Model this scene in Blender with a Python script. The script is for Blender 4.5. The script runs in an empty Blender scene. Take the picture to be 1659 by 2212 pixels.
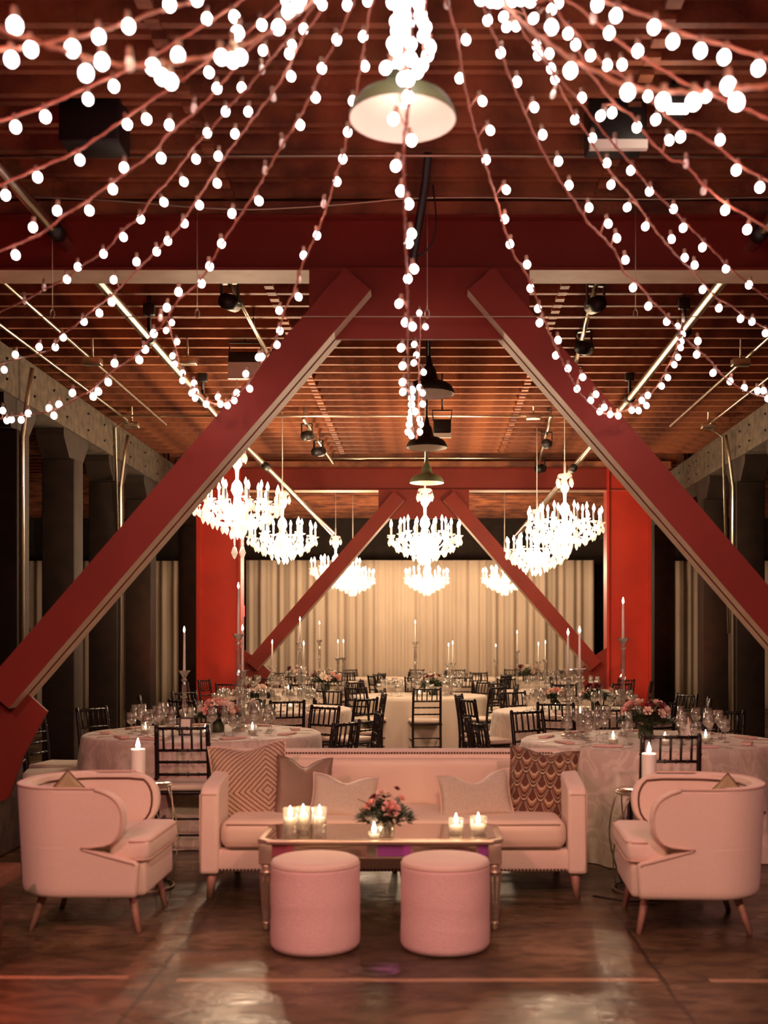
import bpy, math, random
from mathutils import Vector, Matrix
R = random.Random(7)
PI = math.pi
sc = bpy.context.scene
col = sc.collection
# ---------------------------------------------------------------- camera
FPX, VX, VY, CH = 2400.0, 922.0, 1392.0, 1.45
cam = bpy.data.cameras.new('camera'); camo = bpy.data.objects.new('camera', cam); col.objects.link(camo)
camo.location = (0, 0, CH); camo.rotation_euler = (PI/2, 0, 0)
cam.sensor_width = 36; cam.sensor_fit = 'AUTO'
cam.lens = FPX/2212*36
cam.shift_x = (829.5-VX)/2212; cam.shift_y = (VY-1106)/2212
cam.clip_start = .05; cam.clip_end = 100
cam.dof.use_dof = True; cam.dof.focus_distance = 11.0; cam.dof.aperture_fstop = 1.7; cam.dof.aperture_blades = 7
sc.camera = camo
# ---------------------------------------------------------------- view, world
sc.view_settings.view_transform = 'Standard'; sc.view_settings.look = 'None'
sc.view_settings.exposure = 0.42; sc.view_settings.gamma = 1; sc.view_settings.use_curve_mapping = False
w = bpy.data.worlds.new('world'); sc.world = w; w.use_nodes = True
w.node_tree.nodes['Background'].inputs[0].default_value = (.20, .07, .05, 1)
w.node_tree.nodes['Background'].inputs[1].default_value = .045
# ---------------------------------------------------------------- lamps of the room (chandelier and string lamps are with their builders)
def lamp(name, kind, loc, power, color, radius=.1, target=None, angle=60, blend=.6):
    l = bpy.data.lights.new(name, kind); l.energy = power; l.color = color
    if kind == 'AREA': l.size = radius
    else: l.shadow_soft_size = radius
    o = bpy.data.objects.new(name, l); col.objects.link(o); o.location = loc
    if kind == 'SPOT': l.spot_size = math.radians(angle); l.spot_blend = blend
    if target is not None:
        o.rotation_euler = (Vector(target)-Vector(loc)).to_track_quat('-Z', 'Y').to_euler()
    return o
def P3(px, py, d): return Vector(((px-VX)*d/FPX, d, CH+(VY-py)*d/FPX))
PINK_W = 250; RED_W = 140; CHAND_W = 150; STRING_W = 1.15
lamp('pink_wash', 'SPOT', (-2.6, 1.6, 3.9), PINK_W, (1, .33, .36), .12, (-.6, 5.9, .4), 75)
lamp('pink_wash', 'SPOT', (2.4, 1.4, 3.9), PINK_W, (1, .38, .40), .12, (.3, 5.9, .4), 75)
lamp('cream_wash', 'SPOT', (0, .3, 3.6), 330, (1, .66, .42), .2, (-.2, 6.6, .4), 60)
lamp('red_floor_spot', 'SPOT', (-2.6, 3.2, 3.4), 380, (1, .07, .03), .1, (-1.9, 4.05, 0), 34, 1)
lamp('red_uplight', 'SPOT', (-.6, .4, .6), RED_W, (1, .04, .10), .1, P3(250, 290, 4.6), 36)
lamp('red_uplight', 'SPOT', (.6, .4, .6), RED_W, (1, .05, .14), .1, P3(1440, 260, 4.6), 36)
lamp('column_uplight', 'SPOT', (-3.35, 15.2, .3), 75, (1, .20, .09), .1, (-3.35, 18.2, 2.6), 70)
lamp('column_uplight', 'SPOT', (3.35, 15.2, .3), 75, (1, .20, .09), .1, (3.35, 18.2, 2.6), 70)
def P(px, py, d): return Vector(((px-VX)*d/FPX, d, CH+(VY-py)*d/FPX))

# ---------------------------------------------------------------- materials
def newmat(name):
    m = bpy.data.materials.new(name); m.use_nodes = True
    nt = m.node_tree; b = nt.nodes['Principled BSDF']
    return m, nt, b
def mat(name, c, rough=.6, metal=0, spec=.5, noise=None, bump=0, bscale=40, c2=None, sheen=0, coat=0):
    m, nt, b = newmat(name)
    b.inputs['Base Color'].default_value = (*c, 1); b.inputs['Roughness'].default_value = rough
    b.inputs['Metallic'].default_value = metal; b.inputs['Specular IOR Level'].default_value = spec
    if sheen: b.inputs['Sheen Weight'].default_value = sheen
    if coat: b.inputs['Coat Weight'].default_value = coat
    tc = nt.nodes.new('ShaderNodeTexCoord')
    if c2:
        n = nt.nodes.new('ShaderNodeTexNoise'); n.inputs['Scale'].default_value = noise or 8; n.inputs['Detail'].default_value = 5
        r = nt.nodes.new('ShaderNodeValToRGB'); r.color_ramp.elements[0].position = .35; r.color_ramp.elements[1].position = .65
        r.color_ramp.elements[0].color = (*c, 1); r.color_ramp.elements[1].color = (*c2, 1)
        nt.links.new(tc.outputs['Object'], n.inputs[0]); nt.links.new(n.outputs[0], r.inputs[0]); nt.links.new(r.outputs[0], b.inputs['Base Color'])
    if bump:
        n2 = nt.nodes.new('ShaderNodeTexNoise'); n2.inputs['Scale'].default_value = bscale; n2.inputs['Detail'].default_value = 3
        bp = nt.nodes.new('ShaderNodeBump'); bp.inputs['Strength'].default_value = bump; bp.inputs['Distance'].default_value = .02
        nt.links.new(tc.outputs['Object'], n2.inputs[0]); nt.links.new(n2.outputs[0], bp.inputs['Height']); nt.links.new(bp.outputs[0], b.inputs['Normal'])
    return m
def emat(name, c, s):
    m, nt, b = newmat(name); nt.nodes.remove(b)
    e = nt.nodes.new('ShaderNodeEmission'); e.inputs[0].default_value = (*c, 1); e.inputs[1].default_value = s
    nt.links.new(e.outputs[0], nt.nodes['Material Output'].inputs[0]); m.cycles.emission_sampling = 'NONE'
    return m
def glassmat(name, tint=(1, 1, 1), rough=.03, lo=.06, hi=.75, diffuse=0, dcol=(1, .95, .9)):
    m, nt, b = newmat(name); nt.nodes.remove(b); N = nt.nodes.new; L = nt.links.new
    t = N('ShaderNodeBsdfTransparent'); t.inputs[0].default_value = (*tint, 1)
    g = N('ShaderNodeBsdfGlossy'); g.inputs['Roughness'].default_value = rough
    lw = N('ShaderNodeLayerWeight'); lw.inputs[0].default_value = .35
    mr = N('ShaderNodeMapRange'); mr.inputs['To Min'].default_value = lo; mr.inputs['To Max'].default_value = hi
    mx = N('ShaderNodeMixShader'); L(lw.outputs['Facing'], mr.inputs[0]); L(mr.outputs[0], mx.inputs[0]); L(t.outputs[0], mx.inputs[1]); L(g.outputs[0], mx.inputs[2])
    out = mx
    if diffuse:
        d = N('ShaderNodeBsdfTranslucent'); d.inputs[0].default_value = (*dcol, 1)
        d2 = N('ShaderNodeBsdfDiffuse'); d2.inputs[0].default_value = (*dcol, 1)
        m1 = N('ShaderNodeMixShader'); L(d.outputs[0], m1.inputs[1]); L(d2.outputs[0], m1.inputs[2])
        m2 = N('ShaderNodeMixShader'); m2.inputs[0].default_value = diffuse; L(mx.outputs[0], m2.inputs[1]); L(m1.outputs[0], m2.inputs[2]); out = m2
    L(out.outputs[0], nt.nodes['Material Output'].inputs[0])
    return m
M = {}
M['red'] = mat('red_paint', (.20, .020, .010), .62, spec=.3, c2=(.17, .017, .009), noise=2)
M['primer'] = mat('bare_primer', (.62, .47, .33), .6, c2=(.52, .36, .24), noise=6)  # tan paints the bright chandelier light on beam underside and brace sides
M['red_column'] = mat('column_red_paint', (.50, .030, .010), .45, c2=(.42, .024, .009), noise=2)
M['joist'] = mat('joist_wood', (.36, .115, .045), .65, c2=(.11, .028, .012), noise=3, bump=.3)
M['deck'] = mat('deck_wood', (.05, .018, .010), .9)
M['timber'] = mat('dark_timber', (.030, .017, .010), .75, spec=.3, c2=(.018, .010, .007), noise=5)
M['concrete'] = mat('old_concrete', (.10, .070, .042), .9, c2=(.045, .030, .019), noise=9, bump=.3)
M['steel'] = mat('galvanized', (.72, .66, .52), .28, metal=1)
M['black'] = mat('black_metal', (.012, .009, .008), .45)
M['chair'] = mat('dark_lacquer', (.012, .005, .004), .35, spec=.35)
M['cushion'] = mat('ivory_cushion', (.72, .60, .47), .85, sheen=.2)
M['uph'] = mat('blush_linen', (.84, .66, .53), .9, bump=.25, bscale=260, sheen=.2, c2=(.80, .62, .50), noise=90)
M['uph_in'] = mat('champagne_satin', (.78, .60, .45), .5, sheen=.2)
M['piping'] = mat('piping', (.70, .48, .38), .8)
M['nail'] = mat('nailhead', (.12, .05, .03), .35, metal=.6)
M['otto'] = mat('ottoman_linen', (.84, .56, .52), .9, bump=.3, bscale=180, c2=(.80, .52, .48), noise=60)
M['pinkleg'] = mat('washed_wood', (.42, .22, .16), .5, c2=(.34, .17, .12), noise=12)
M['wax'] = mat('white_wax', (.9, .85, .74), .5)
M['flame'] = emat('flame', (1, .86, .66), 14)
M['bulb'] = emat('bulb_glow', (1, .86, .82), 9)
M['wbulb'] = emat('candle_bulb', (1, .88, .70), 14)
M['glass'] = glassmat('clear_glass', (.97, .96, .93), .07, .15, .95, .05)
M['water'] = glassmat('votive_glass', (.97, .95, .9), .06, .10, .8, .12)
M['crystal'] = glassmat('crystal', (.98, .97, .95), .04, .30, .95, .08)
M['drop'] = glassmat('crystal_drops', (1, .98, .95), .10, .25, .8, .30, (1,.97,.94))
M['mirror'] = mat('mirror', (.72, .66, .60), .05, metal=1)
M['mirror_purple_light'] = mat('violet_reflection_mirror', (.75, .20, .85), .12, metal=.75)  # violet tint paints in the reflection of a purple light
M['mirror_pink_light'] = mat('rose_mirror', (.95, .25, .38), .12, metal=.75)  # rose tint paints in the pink part of that reflection
M['gilt'] = mat('silver_gilt', (.60, .45, .34), .35, metal=.7)
M['green_enamel'] = mat('green_enamel', (.11, .125, .060), .45)
M['dark_enamel'] = mat('dark_enamel', (.02, .018, .012), .4)
M['white_enamel'] = mat('white_enamel', (.90, .82, .74), .6)
M['cord'] = mat('string_cord', (.52, .20, .12), .5, bump=.4, bscale=300)
M['wire'] = mat('wire', (.45, .36, .26), .4, metal=.8)
M['chand_metal'] = mat('pale_metal', (.8, .74, .66), .3, metal=.4)
M['candle_tube'] = mat('candle_tube', (.95, .92, .86), .4)
M['leaf'] = mat('leaves', (.035, .05, .018), .6, c2=(.07, .085, .03), noise=30)
M['rose_pink'] = mat('rose_petals', (.85, .42, .34), .6)
M['rose_pale'] = mat('pale_petals', (.85, .60, .48), .6)
M['rose_dark'] = mat('burgundy_petals', (.16, .012, .02), .6)
M['rose_white'] = mat('cream_petals', (.85, .74, .6), .6)
M['napkin'] = mat('rose_napkin', (.72, .46, .38), .8)
M['silver'] = mat('silverware', (.8, .72, .62), .2, metal=1)
M['wood'] = mat('rustic_wood', (.20, .075, .03), .6, c2=(.11, .04, .018), noise=6)
M['paper'] = mat('paper', (.75, .66, .55), .7)
M['sign'] = emat('lit_sign', (1, .12, .12), 1.6)
M['lens'] = emat('lamp_lens', (1, .9, .75), 6)
M['socket'] = mat('bulb_socket', (.25, .14, .09), .5)

def cloth_mat():
    m, nt, b = newmat('damask_cloth'); N = nt.nodes.new; L = nt.links.new
    tc = N('ShaderNodeTexCoord'); mp = N('ShaderNodeMapping'); mp.inputs['Scale'].default_value = (5.5, 5.5, 5.5)
    n = N('ShaderNodeTexNoise'); n.inputs['Scale'].default_value = 1.3; n.inputs['Detail'].default_value = 1; n.inputs['Distortion'].default_value = 1.2
    mth = N('ShaderNodeMath'); mth.operation = 'MULTIPLY'; mth.inputs[1].default_value = 16
    sn = N('ShaderNodeMath'); sn.operation = 'SINE'
    r = N('ShaderNodeValToRGB'); r.color_ramp.elements[0].position = .25; r.color_ramp.elements[1].position = .6
    r.color_ramp.elements[0].color = (.56, .45, .35, 1); r.color_ramp.elements[1].color = (.66, .54, .43, 1)
    L(tc.outputs['Object'], mp.inputs[0]); L(mp.outputs[0], n.inputs[0]); L(n.outputs[0], mth.inputs[0]); L(mth.outputs[0], sn.inputs[0]); L(sn.outputs[0], r.inputs[0])
    L(r.outputs[0], b.inputs['Base Color']); b.inputs['Roughness'].default_value = .65; b.inputs['Sheen Weight'].default_value = .3
    return m
M['cloth'] = cloth_mat()
M['cloth_far'] = mat('ivory_cloth', (.62, .51, .40), .7)

def floor_mat():
    m, nt, b = newmat('polished_concrete'); N = nt.nodes.new; L = nt.links.new
    tc = N('ShaderNodeTexCoord')
    def noise(s, det, dist=0, sy=1):
        mp = N('ShaderNodeMapping'); mp.inputs['Scale'].default_value = (1, sy, 1); L(tc.outputs['Object'], mp.inputs[0])
        n = N('ShaderNodeTexNoise'); n.inputs['Scale'].default_value = s; n.inputs['Detail'].default_value = det; n.inputs['Distortion'].default_value = dist
        L(mp.outputs[0], n.inputs[0]); return n.outputs[0]
    def ramp(src, stops):
        r = N('ShaderNodeValToRGB'); e = r.color_ramp.elements
        e[0].position, e[0].color = stops[0][0], (*stops[0][1], 1); e[1].position, e[1].color = stops[-1][0], (*stops[-1][1], 1)
        for p_, c_ in stops[1:-1]: x = e.new(p_); x.color = (*c_, 1)
        L(src, r.inputs[0]); return r.outputs[0]
    base = ramp(noise(1.1, 8, .5), [(.3, (.07, .043, .020)), (.5, (.14, .085, .038)), (.72, (.34, .22, .115))])
    fine = ramp(noise(5, 9, 1.0, 1.8), [(.40, (.25, .23, .20)), (.60, (1, 1, 1))])
    mu = N('ShaderNodeMixRGB'); mu.blend_type = 'MULTIPLY'; mu.inputs[0].default_value = .7; L(base, mu.inputs[1]); L(fine, mu.inputs[2])
    colr = mu.outputs[0]
    sp = N('ShaderNodeSeparateXYZ'); L(tc.outputs['Object'], sp.inputs[0])
    wob = noise(2.2, 3)
    def math_(op, a, b_=None, c_=None):
        q = N('ShaderNodeMath'); q.operation = op
        for i, v in enumerate((a, b_, c_)):
            if v is None: continue
            if isinstance(v, (int, float)): q.inputs[i].default_value = v
            else: L(v, q.inputs[i])
        return q.outputs[0]
    def line(axis, pos, wd, lo, hi, c, amt):
        nonlocal colr
        a = sp.outputs[axis]; o = sp.outputs[1-axis]
        dd = math_('ABSOLUTE', math_('SUBTRACT', math_('ADD', a, math_('MULTIPLY', math_('SUBTRACT', wob, .5), .05)), pos))
        k = math_('SUBTRACT', 1, math_('DIVIDE', dd, wd)); k = math_('MAXIMUM', k, 0); k = math_('MINIMUM', math_('MULTIPLY', k, 2), 1)
        k = math_('MULTIPLY', k, math_('GREATER_THAN', o, lo)); k = math_('MULTIPLY', k, math_('LESS_THAN', o, hi)); k = math_('MULTIPLY', k, amt)
        x = N('ShaderNodeMixRGB'); L(k, x.inputs[0]); L(colr, x.inputs[1]); x.inputs[2].default_value = (*c, 1); colr = x.outputs[0]
    # worn tape marks, saw cuts and a painted reflection streak
    line(1, 4.84, .028, -3, -1.30, (.50, .30, .17), .8)
    line(1, 4.80, .032, -1.08, 1.0, (.50, .30, .17), .85)
    line(1, 4.79, .03, 1.22, 3, (.50, .30, .17), .8)
    line(1, 6.20, .02, -5, 5, (.03, .02, .01), .8)
    line(0, 1.02, .012, 3, 6.2, (.02, .012, .008), .9)
    line(0, -1.18, .012, 3, 9, (.03, .018, .01), .8)
    line(0, -1.30, .05, 4.8, 9, (.30, .18, .10), .35)  # pale streak paints a lighter reflection into the floor colour
    L(colr, b.inputs['Base Color'])
    rr = ramp(noise(1.7, 7, .8), [(.35, (.20, .20, .20)), (.65, (.48, .48, .48))])
    L(rr, b.inputs['Roughness']); b.inputs['Specular IOR Level'].default_value = .6
    bp = N('ShaderNodeBump'); bp.inputs['Strength'].default_value = .5; bp.inputs['Distance'].default_value = .012
    L(noise(9, 8, .5, 2), bp.inputs['Height']); L(bp.outputs[0], b.inputs['Normal'])
    return m
M['floor'] = floor_mat()

def uvmat(name, fn, rough=.4, metal=.3):
    m, nt, b = newmat(name); N = nt.nodes.new; L = nt.links.new
    tc = N('ShaderNodeTexCoord'); sp = N('ShaderNodeSeparateXYZ'); L(tc.outputs['UV'], sp.inputs[0])
    def mth(op, a, b_=None):
        q = N('ShaderNodeMath'); q.operation = op
        for i, v in enumerate((a, b_)):
            if v is None: continue
            if isinstance(v, (int, float)): q.inputs[i].default_value = v
            else: L(v, q.inputs[i])
        return q.outputs[0]
    def ramp(src, stops):
        r = N('ShaderNodeValToRGB'); r.color_ramp.interpolation = 'CONSTANT'; e = r.color_ramp.elements
        e[0].position, e[0].color = stops[0][0], (*stops[0][1], 1); e[1].position, e[1].color = stops[-1][0], (*stops[-1][1], 1)
        for p_, c_ in stops[1:-1]: x = e.new(p_); x.color = (*c_, 1)
        L(src, r.inputs[0]); return r.outputs[0]
    c = fn(mth, ramp, sp.outputs[0], sp.outputs[1])
    # sparkle
    v = N('ShaderNodeTexVoronoi'); v.inputs['Scale'].default_value = 170; L(tc.outputs['UV'], v.inputs[0])
    mx = N('ShaderNodeMixRGB'); mx.blend_type = 'OVERLAY'; mx.inputs[0].default_value = .45; L(c, mx.inputs[1]); L(mth('MULTIPLY', v.outputs['Distance'], 1.6), mx.inputs[2])
    hs = N('ShaderNodeHueSaturation'); hs.inputs['Saturation'].default_value = .9; L(mx.outputs[0], hs.inputs['Color'])
    L(hs.outputs[0], b.inputs['Base Color']); b.inputs['Roughness'].default_value = rough; b.inputs['Metallic'].default_value = metal
    bp = N('ShaderNodeBump'); bp.inputs['Strength'].default_value = .5; bp.inputs['Distance'].default_value = .01; L(v.outputs['Distance'], bp.inputs['Height']); L(bp.outputs[0], b.inputs['Normal'])
    return m
def f_scallop(m, r, u, v):
    rows = m('MULTIPLY', v, 2.6); cu = m('MULTIPLY', u, 4.2)
    def lay(off, cc):
        s = m('MULTIPLY', m('ABSOLUTE', m('SUBTRACT', m('FRACT', m('ADD', cu, cc)), .5)), 2)
        return m('FRACT', m('ADD', m('ADD', rows, off), m('MULTIPLY', m('POWER', s, 1.7), -.55)))
    t = m('MINIMUM', lay(5, 0), lay(5.5, .5))
    return r(m('MULTIPLY', t, 1.6), [(0, (.07, .016, .008)), (.09, (.70, .48, .30)), (.17, (.08, .02, .01)), (.32, (.52, .30, .16)), (.38, (.10, .025, .012)), (.56, (.34, .16, .07)), (.74, (.62, .42, .26)), (.86, (.13, .035, .016))])
def f_chev(m, r, u, v):
    a = m('ADD', m('MULTIPLY', u, .8), m('MULTIPLY', v, .9)); b = m('SUBTRACT', m('MULTIPLY', u, .8), m('MULTIPLY', v, .9))
    k = m('ADD', m('ABSOLUTE', m('SUBTRACT', a, .95)), m('ABSOLUTE', b))
    k2 = m('MAXIMUM', m('ABSOLUTE', m('SUBTRACT', a, .92)), m('ABSOLUTE', m('SUBTRACT', b, .24)))
    f = m('FRACT', m('MULTIPLY', k2, 17))
    return r(f, [(0, (.17, .06, .03)), (.22, (.75, .52, .36)), (.42, (.30, .13, .07)), (.55, (.62, .40, .26)), (.8, (.24, .09, .05))])
def f_glit(m, r, u, v):
    return r(m('FRACT', m('MULTIPLY', m('SINE', m('ADD', m('MULTIPLY', u, 317), m('MULTIPLY', v, 231))), 43)), [(0, (.15, .07, .045)), (.5, (.30, .16, .10)), (.8, (.75, .54, .40))])
def f_snake(m, r, u, v):
    a = m('SINE', m('MULTIPLY', m('ADD', u, v), 95)); b = m('SINE', m('MULTIPLY', m('SUBTRACT', u, v), 95))
    return r(m('ADD', m('MULTIPLY', m('MULTIPLY', a, b), .5), .5), [(0, (.66, .52, .40)), (.35, (.56, .42, .31)), (.8, (.72, .58, .45))])
M['p_scallop'] = uvmat('scallop_sequins', f_scallop, .35, .4)
M['p_chev'] = uvmat('beaded_lines', f_chev, .4, .3)
M['p_glit'] = uvmat('bronze_glitter', f_glit, .35, .5)
M['p_snake'] = uvmat('silver_satin', f_snake, .38, .35)
M['p_gold'] = uvmat('gold_glitter', lambda m, r, u, v: r(m('FRACT', m('MULTIPLY', u, 37)), [(0, (.42, .30, .14)), (.5, (.5, .36, .18)), (.9, (.62, .46, .25))]), .35, .5)

def drape_mat():
    m, nt, b = newmat('sheer_drape')
    b.inputs['Base Color'].default_value = (.50, .40, .30, 1); b.inputs['Roughness'].default_value = .8
    return m
M['drape'] = drape_mat()

# ---------------------------------------------------------------- mesh building
class MB:
    def __init__(s): s.v = []; s.f = []; s.m = []; s.sm = []; s.mi = 0
    def add(s, vs, fs, smooth=False):
        o = len(s.v); s.v += [tuple(p) for p in vs]; s.f += [tuple(i+o for i in f) for f in fs]
        s.m += [s.mi]*len(fs); s.sm += [smooth]*len(fs); return s
    def box(s, lo, hi, mtx=None):
        x0, y0, z0 = lo; x1, y1, z1 = hi
        vs = [Vector(p) for p in ((x0,y0,z0),(x1,y0,z0),(x1,y1,z0),(x0,y1,z0),(x0,y0,z1),(x1,y0,z1),(x1,y1,z1),(x0,y1,z1))]
        if mtx is not None: vs = [mtx @ p for p in vs]
        return s.add(vs, [(0,3,2,1),(4,5,6,7),(0,1,5,4),(1,2,6,5),(2,3,7,6),(3,0,4,7)])
    def rbox(s, lo, hi, r=.01, n=2, mtx=None):
        # rounded box: superellipsoid-like grid on the box surface
        c = [(a+b)/2 for a, b in zip(lo, hi)]; h = [(b-a)/2 for a, b in zip(lo, hi)]; r = min(r, *h)
        def axis(hh):
            e = [-hh + r*(1-math.cos(i*PI/2/n)) for i in range(n+1)]
            q = e + [-x for x in reversed(e)]
            return q
        A = [axis(x) for x in h]; N_ = len(A[0]); idx = {}; vs = []
        def vert(i, j, k):
            key = (i, j, k)
            if key not in idx:
                p = [A[0][i], A[1][j], A[2][k]]; q = []
                cl = [max(-hh+r, min(hh-r, x)) for x, hh in zip(p, h)]
                d = Vector([a-b for a, b in zip(p, cl)])
                if d.length > 1e-9:
                    # map to sphere
                    t = [max(-1, min(1, x/r)) for x in d]
                    a_, b_, c_ = t
                    dd = Vector((a_*math.sqrt(max(0, 1-b_*b_/2-c_*c_/2+b_*b_*c_*c_/3)), b_*math.sqrt(max(0, 1-a_*a_/2-c_*c_/2+a_*a_*c_*c_/3)), c_*math.sqrt(max(0, 1-a_*a_/2-b_*b_/2+a_*a_*b_*b_/3))))
                    d = dd*r
                pt = Vector(cl)+d+Vector(c)
                if mtx is not None: pt = mtx @ pt
                idx[key] = len(vs); vs.append(pt)
            return idx[key]
        fs = []; L_ = N_-1
        for i in range(L_):
            for j in range(L_):
                fs.append((vert(i,j,0), vert(i,j+1,0), vert(i+1,j+1,0), vert(i+1,j,0)))
                fs.append((vert(i,j,L_), vert(i+1,j,L_), vert(i+1,j+1,L_), vert(i,j+1,L_)))
                fs.append((vert(i,0,j), vert(i+1,0,j), vert(i+1,0,j+1), vert(i,0,j+1)))
                fs.append((vert(i,L_,j), vert(i,L_,j+1), vert(i+1,L_,j+1), vert(i+1,L_,j)))
                fs.append((vert(0,i,j), vert(0,i,j+1), vert(0,i+1,j+1), vert(0,i+1,j)))
                fs.append((vert(L_,i,j), vert(L_,i+1,j), vert(L_,i+1,j+1), vert(L_,i,j+1)))
        return s.add(vs, fs, True)
    def tube(s, pts, r, n=8, cap=True, closed=False):
        pts = [Vector(p) for p in pts]; rs = r if isinstance(r, (list, tuple)) else [r]*len(pts)
        vs = []; fs = []; m = len(pts); up = None
        for i, p in enumerate(pts):
            a = pts[i-1] if (i > 0 or closed) else p; b = pts[(i+1) % m] if (i < m-1 or closed) else p
            t = (b-a); t = t.normalized() if t.length > 1e-9 else Vector((0,0,1))
            if up is None: up = Vector((0,0,1)) if abs(t.z) < .9 else Vector((1,0,0))
            x = t.cross(up); x = x.normalized() if x.length > 1e-6 else t.orthogonal().normalized()
            y = x.cross(t).normalized(); up = y
            for k in range(n):
                an = 2*PI*k/n; vs.append(p+(x*math.cos(an)+y*math.sin(an))*rs[i])
        for i in range(m-1 + (1 if closed else 0)):
            j = (i+1) % m
            for k in range(n): fs.append((i*n+k, i*n+(k+1)%n, j*n+(k+1)%n, j*n+k))
        if cap and not closed:
            fs.append(tuple(reversed(range(n)))); fs.append(tuple((m-1)*n+k for k in range(n)))
        return s.add(vs, fs, n > 4)
    def cyl(s, a, b, r, r2=None, n=10): return s.tube([a, b], [r, r if r2 is None else r2], n)
    def lathe(s, prof, c=(0,0,0), n=16, mtx=None, ripple=None, cap0=True):
        vs = []; fs = []; c = Vector(c)
        for (r, z) in prof:
            for k in range(n):
                a = 2*PI*k/n; rr = r*(1+(ripple(a, z) if ripple else 0))
                p = Vector((rr*math.cos(a), rr*math.sin(a), z))
                if mtx is not None: p = mtx @ p
                vs.append(c+p)
        for i in range(len(prof)-1):
            for k in range(n): fs.append((i*n+k, i*n+(k+1)%n, (i+1)*n+(k+1)%n, (i+1)*n+k))
        if cap0 and prof[0][0] > 1e-5: fs.append(tuple(reversed(range(n))))
        if prof[-1][0] > 1e-5: fs.append(tuple((len(prof)-1)*n+k for k in range(n)))
        return s.add(vs, fs, True)
    def ball(s, c, r, n=8, sc_=(1,1,1)):
        prof = [(max(1e-6, r*math.sin(PI*i/n)), -r*math.cos(PI*i/n)) for i in range(n+1)]
        return s.lathe(prof, c, n+2, Matrix.Diagonal(sc_))
    def prism(s, poly, y0, y1):
        n = len(poly); vs = [(x, y0, z) for x, z in poly]+[(x, y1, z) for x, z in poly]
        fs = [tuple(range(n)), tuple(reversed(range(n, 2*n)))]+[((i+1)%n, i, i+n, (i+1)%n+n) for i in range(n)]
        return s.add(vs, fs)
    def mesh(s, name, mats):
        me = bpy.data.meshes.new(name); me.from_pydata(s.v, [], s.f)
        for m in (mats if isinstance(mats, (list, tuple)) else [mats]): me.materials.append(m)
        me.polygons.foreach_set('use_smooth', s.sm); me.polygons.foreach_set('material_index', s.m); me.update(); return me
    def build(s, name, mats, parent=None, loc=(0,0,0), rz=0):
        o = bpy.data.objects.new(name, s.mesh(name, mats)); col.objects.link(o); o.location = loc; o.rotation_euler = (0,0,rz)
        if parent is not None: o.parent = parent
        return o
def link(name, me, parent=None, loc=(0,0,0), rot=(0,0,0), scale=(1,1,1)):
    o = bpy.data.objects.new(name, me); col.objects.link(o); o.location = loc; o.rotation_euler = rot; o.scale = scale
    if parent is not None: o.parent = parent
    return o
def tag(o, label, cat, group=None):
    o['label'] = label; o['category'] = cat
    if group: o['group'] = group
    return o
def thing(name, label, cat, loc=(0,0,0), rz=0, group=None):
    o = bpy.data.objects.new(name, None); col.objects.link(o); o.location = loc; o.rotation_euler = (0,0,rz); o.empty_display_size = .1
    return tag(o, label, cat, group)
def struct(o): o['kind'] = 'structure'; return o
KIDS = {}
def copy_tree(o, parent=None):
    c = o.copy(); col.objects.link(c)
    if parent is not None: c.parent = parent
    kids = KIDS.get(o.name)
    if kids is None: kids = KIDS[o.name] = list(o.children)
    for ch in kids: copy_tree(ch, c)
    return c
def smoothpts(pts, per=6):
    out = []; n = len(pts)
    for i in range(n-1):
        p0 = pts[max(0, i-1)]; p1 = pts[i]; p2 = pts[i+1]; p3 = pts[min(n-1, i+2)]
        for k in range(per):
            t = k/per
            out.append(.5*((2*p1)+(p2-p0)*t+(2*p0-5*p1+4*p2-p3)*t*t+(3*p1-p0-3*p2+p3)*t**3))
    out.append(pts[-1]); return out
# ================================================================ SETTING
X0 = -.05
struct(MB().add([(-10,1,0),(10,1,0),(10,27,0),(-10,27,0)], [(0,1,2,3)]).build('floor', M['floor']))
fl = MB().add([(-10,-4,0),(10,-4,0),(10,1,0),(-10,1,0)], [(0,1,2,3)]).build('floor_entry', M['floor']); struct(fl)
struct(MB().box((-10,26.6,0),(10,26.8,5.2)).build('wall_back', M['timber']))
struct(MB().box((-9.6,4,0),(-9.4,26.6,5.2)).build('wall_left', M['timber']))
struct(MB().box((9.4,4,0),(9.6,26.6,5.2)).build('wall_right', M['timber']))
# ceiling : deck above, one joist after the other below it
ceil = struct(MB().box((-9.5,3.5,4.80),(9.5,26.6,4.86)).build('ceiling', M['deck']))
jm = {}
for k, (zb, th) in enumerate(((4.45, .05), (4.60, .03), (4.49, .045))):
    b = MB().box((-4.3, -th/2, zb), (4.3, th/2, 4.80)); jm[k] = b.mesh('joist', M['joist'])
y = 4.7; n = 0
while y < 17.6:
    o = link('joist', jm[(n % 2)*(2 if y < 7.6 else 1)], ceil, (0, y, 0)); y += .172; n += 1
b = MB(); y = 18.6
while y < 26.5:
    b.box((-4.3, y-.03, 4.45), (4.3, y+.03, 4.80)); y += .3
for sx in (-1, 1):
    y = 8
    while y < 26.5:
        b.box((min(sx*4.5, sx*9.4), y-.03, 4.45), (max(sx*4.5, sx*9.4), y+.03, 4.80)); y += .34
b.build('joist_field', M['joist'], ceil)
# cross bridging between joists, two rows
for i, xx in enumerate((-1.32, 1.16)):
    b = MB(); y = 4.8
    while y < 17.5:
        b.box((xx-.04, y, 4.44), (xx+.035, y+.085, 4.47)); y += .172*1.0
    b.build('bridging', M['joist'], ceil)

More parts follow.
